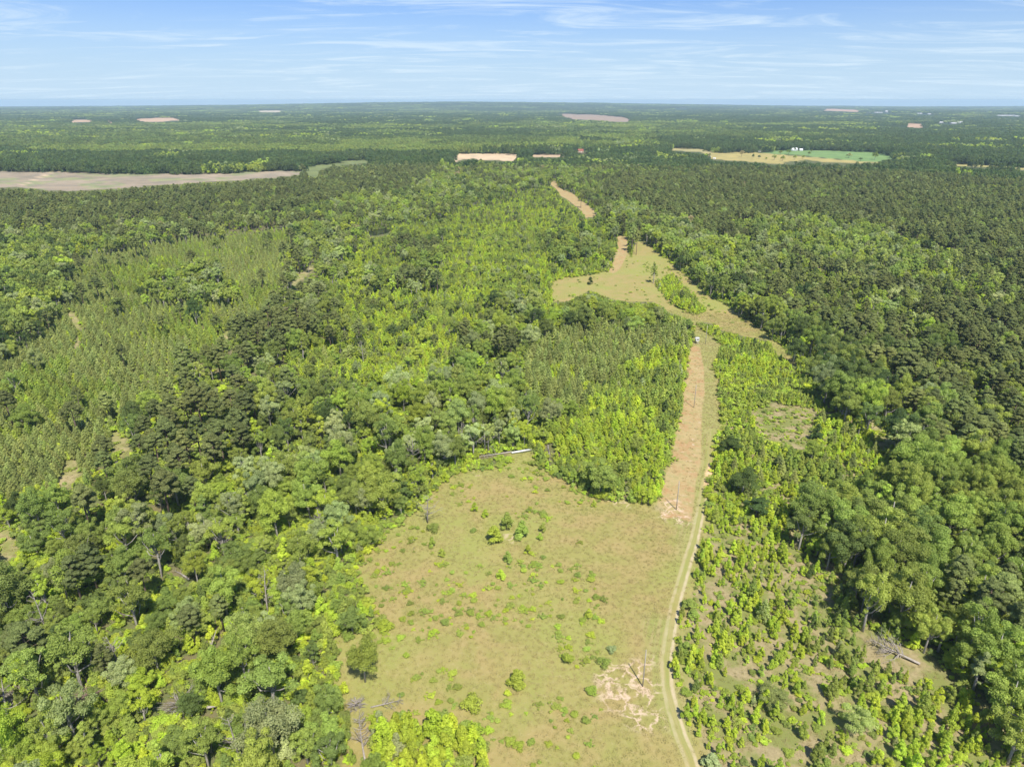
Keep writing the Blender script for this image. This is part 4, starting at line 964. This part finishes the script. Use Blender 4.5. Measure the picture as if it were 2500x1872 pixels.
put_dead('fallen_tree', 'big grey fallen tree beside the bright clump at the bottom edge', 'fallen tree', (893,1866), (868,1752), .22, 46, .26, 8, lift=1.5)
put_dead('fallen_tree', 'fallen tree with twisted limbs at the meadow top left', 'fallen tree', (1248,1104), (1165,1120), .26, 18, .28, 9)
put_dead('fallen_tree', 'pale forked fallen trunk right of the white pipe', 'fallen tree', (1337,1088), (1347,1134), .30, 8, .4, 10)
put_dead('fallen_tree', 'pale fallen trunk sloping in the lower left woods', 'fallen tree', (500,1623), (541,1560), .30, 6, .2, 11, lift=4)
put_dead('fallen_tree', 'white fallen tree among plantation pines on the left slope', 'fallen tree', (398,722), (455,732), .3, 10, .25, 12, z=2.2)
put_dead('fallen_tree', 'short pale fallen trunk below the grey trunked tree', 'fallen tree', (462,1420), (430,1392), .26, 6, .2, 13, z=.8)
put_dead('fallen_tree', 'leaning pale trunk at the left picture edge', 'fallen tree', (20,1782), (24,1690), .32, 8, .3, 14, lift=6)
put_dead('log', 'short thick white log in the lower left woods', 'log', (509,1740), (530,1739), .34, 0, 0, 15, z=1.6)
put_dead('log', 'pale thin log lying above the white pipe', 'log', (1295,1067), (1326,1068), .22, 0, 0, 16, z=.8)
def brush(name, label, px_, R_, n_, h_, seed, m=M_DEAD):
    r_ = np.random.default_rng(seed); b = MB(); c = Vector(P(*px_))
    for i in range(n_):
        a = r_.uniform(0, 6.28); q_ = r_.random()*R_*.5; s0 = Vector((math.cos(a)*q_, math.sin(a)*q_, r_.random()*h_*.4)); a2 = a+r_.normal()*.8
        e = s0+Vector((math.cos(a2)*R_*r_.uniform(.4, .9), math.sin(a2)*R_*r_.uniform(.4, .9), r_.uniform(.1, 1)*h_)); m_ = s0.lerp(e, .5)+Vector((0, 0, .15*h_))
        b.tube([s0, m_, e], [.07, .045, .015], 4)
    o = link(name, b.mesh(name, m), loc=c); tag(o, label, 'brush pile', 'heaps of dead branches')
M_BRN = bark_material('brown_brush', (.34,.24,.18), (.22,.16,.12))
brush('brush_pile', 'pinkish brown brush heap right of the forked fallen trunk', (1364,1116), 3.0, 90, 1.2, 30, M_BRN)
brush('brush_pile', 'brown brush heap at the foot of the largest lower left tree', (222,1700), 3.8, 120, 1.6, 31, M_BRN)
brush('brush_pile', 'fan of grey dead branches low in the left woods', (445,1728), 4.2, 90, 2.6, 32)
brush('brush_pile', 'brown brush heap beside the vine covered tree', (700,1506), 2.6, 80, 1.6, 33, M_BRN)
brush('brush_pile', 'grey brush on the cut ground at the left edge', (40,1700), 3.2, 70, 1.2, 34)
brush('brush_pile', 'grey brush heap at the top of the bright clump', (868,1722), 2.4, 70, 1.0, 35)

# white pipe
def pipe():
    a, b = Vector(P(1249, 1108.5)), Vector(P(1297, 1100.5)); L_ = (b-a).length; d = (b-a).normalized(); n_ = 20
    v = []; f = []
    for k_, (z_, ro) in enumerate(((0, .36), (L_, .36), (L_, .31), (0, .31))):
        for j in range(n_): t_ = 2*math.pi*j/n_; v.append((math.cos(t_)*ro, math.sin(t_)*ro, z_))
    for k_ in range(4):
        for j in range(n_): f.append((k_*n_+j, k_*n_+(j+1) % n_, ((k_+1) % 4)*n_+(j+1) % n_, ((k_+1) % 4)*n_+j))
    me = mesh_np('white_pipe', np.array(v), np.array(f), [M_GALV], smooth=False)
    e = link('white_pipe', None, loc=(a.x, a.y, .62), rot=d.to_track_quat('Z', 'Y').to_euler()); tag(e, 'long straight white pipe lying at the very top of the meadow', 'pipe')
    link('barrel', me, e)
    for z_ in (.02, L_*.5, L_-.14):
        c = MB(); c.tube([(0, 0, z_), (0, 0, z_+.12)], [.40, .40], 20); link('collar', c.mesh('pipe_collar', M_GALV), e)
pipe()

# utility poles
def pole(px_, py_, label, h=10.2):
    x_, y_, _ = P(px_, py_)
    e = link('utility_pole', None, loc=(x_, y_, 0)); tag(e, label, 'utility pole', 'poles along the lane')
    if not POLE:
        s_ = MB(); s_.tube([(0, 0, -.5), (0, 0, 3), (.02, 0, 7), (0, 0, 10.2)], [.14, .13, .12, .10], 10); POLE['shaft'] = s_.mesh('pole_shaft', M_POLE, True)
        i_ = MB(); i_.tube([(0, 0, 10.2), (0, 0, 10.28), (0, 0, 10.36), (0, 0, 10.42), (0, 0, 10.5)], [.05, .11, .06, .10, .03], 8); POLE['insulator'] = i_.mesh('pole_insulator', M_CER, True)
        t_ = MB(); t_.tube([(.19, 0, 0), (.165, 0, 6), (.14, 0, 10)], [.02, .02, .02], 4); POLE['ground_wire'] = t_.mesh('pole_ground_wire', M_GALV)
    for k_, me in POLE.items(): link(k_, me, e)
    e.scale = (1, 1, h/10.2); e.rotation_euler = (0, 0, px_*.7)
POLE = {}
pole(1569, 1675, 'nearest wooden pole, standing in the scarred ground of the meadow')
pole(1651, 1244, 'wooden pole at the near end of the red earth lane')
pole(1694, 995, 'wooden pole halfway up the red earth lane')
pole(1722, 840, 'pole at the top of the red lane beside the white hunting stand')
pole(1379.5, 470, 'pole at the side of the far red lane', 11)
pole(1355.5, 440, 'tall pole at the very end of the far red lane', 15)

# hunting stand
def blind():
    x_, y_, _ = P(1701, 838)
    e = link('hunting_stand', None, loc=(x_, y_, 0), rot=(0, 0, .25)); tag(e, 'white box hunting stand on legs at the top of the red lane', 'hunting stand')
    b = MB(); b.box((-.9,-.8,1.3),(.9,.8,1.4)); link('floor', b.mesh('stand_floor', M_WOOD), e)
    b = MB()
    b.box((-.9,-.8,1.402),(.9,-.74,1.95)); b.box((-.9,-.8,2.5),(.9,-.74,3.1)); b.box((-.9,-.8,1.952),(-.55,-.74,2.498)); b.box((.55,-.8,1.952),(.9,-.74,2.498))
    b.box((-.9,.74,1.402),(.9,.8,3.1)); b.box((-.9,-.737,1.402),(-.84,.737,3.1)); b.box((.84,-.737,1.402),(.9,.737,3.1)); link('wall', b.mesh('stand_wall', M_WHITE), e)
    b = MB(); b.box((-.54,-.77,1.96),(.54,-.75,2.49)); link('window', b.mesh('stand_window', M_DARK), e)
    b = MB(); b.box((-1.05,-.95,3.103),(1.05,.95,3.18)); link('roof', b.mesh('stand_roof', M_WHITE), e)
    for sx_ in (-1, 1):
        for sy_ in (-1, 1):
            b = MB(); b.tube([(sx_*1.05, sy_*.95, -.1), (sx_*.82, sy_*.72, 1.299)], [.06, .06], 6); link('leg', b.mesh('stand_leg', M_WOOD), e)
    b = MB(); b.tube([(-.25,-1.6,0),(-.25,-.86,1.4)], [.035]*2, 5); b.tube([(.25,-1.6,0),(.25,-.86,1.4)], [.035]*2, 5)
    for k_ in range(5): t_ = (k_+.5)/5; b.tube([(-.25,-1.6+.74*t_,1.4*t_),(.25,-1.6+.74*t_,1.4*t_)], [.025]*2, 5)
    link('ladder', b.mesh('stand_ladder', M_GALV), e)
blind()

# far buildings
def building(px_, py_, w, d, h, rh, wall_m, roof_m, label, kind='barn', rz=.1, windows=3):
    x_, y_, _ = P(px_, py_); z_ = float(terrain(np.array([x_]), np.array([y_]))[0])
    e = link(kind, None, loc=(x_, y_, z_), rot=(0, 0, rz)); tag(e, label, kind)
    b = MB(); b.box((-w/2,-d/2,-1),(w/2,d/2,h)); link('wall', b.mesh(kind+'_wall', wall_m), e)
    o_ = .5; v = [(-w/2-o_,-d/2-o_,h+.01),(w/2+o_,-d/2-o_,h+.01),(w/2+o_,d/2+o_,h+.01),(-w/2-o_,d/2+o_,h+.01),(-w/2-o_,0,h+rh),(w/2+o_,0,h+rh)]
    me = bpy.data.meshes.new(kind+'_roof'); me.from_pydata(v, [], [(0,1,5,4),(2,3,4,5),(0,4,3),(1,2,5),(0,3,2,1)]); me.materials.append(roof_m); link('roof', me, e)
    for k_ in range(windows):
        cx_ = (k_+.5)/windows*w-w/2; s_ = min(1.2, w/windows*.3); b = MB(); b.box((cx_-s_/2,-d/2-.06,h*.35),(cx_+s_/2,-d/2-.003,h*.75)); link('window', b.mesh(kind+'_window', M_DARK), e)
building(1938,368,15,10,4.5,3.0,M_WHITE,M_WHITE,'white farm house behind the green field, larger of two','farm_house')
building(1955,368,8,7,3.5,2.,M_WHITE,M_WHITE,'small white shed right of the white farm house','shed',windows=1)
building(1854,371,7,6,4.0,2.5,M_WHITE,M_GREYROOF,'small white cottage left of the green field','cottage',windows=2)
building(1417,374,13,9,5.5,4.5,M_TANWALL,M_REDROOF,'red roofed tan house beyond the far lane','house')
building(1438,374,6,5,3.,1.5,M_WHITE,M_WHITE,'small pale shed right of the red roofed house','shed',windows=1)
building(1733,385,4,3,2.6,1.,M_WHITE,M_WHITE,'tiny white hut at the left end of the tan field','shed',windows=1)
building(1744,388,6,3,1.8,.8,M_WHITE,M_WHITE,'low white trailer beside the tiny hut','trailer',windows=1)
for i, (a_, b_, w_, l_) in enumerate([(2119,278,60,'pale town roof left of the cluster on the horizon'),(2144,277,110,'longest white town building on the right horizon'),(2163,277,30,'tall narrow pale town building on the right horizon'),
      (2181,278,50,'pale town roof right of the tall narrow one'),(2245,280,70,'white roof above the small peach field'),(2273,281,90,'wide white roof second right of the peach field'),
      (2296,300,60,'peach and white building right of the small peach field'),(2342,300,62,'long white building far right of the peach field'),(2327,302,40,'tan building in front of the long white one'),
      (2453,284,230,'very long white shed near the right edge'),(2487,285,90,'white shed at the right edge beside the very long one')]):
    building(a_, b_, w_*.7, 24, 6 if i != 2 else 20, 3, M_TOWN, M_TOWN, l_, 'warehouse', 0., 4)
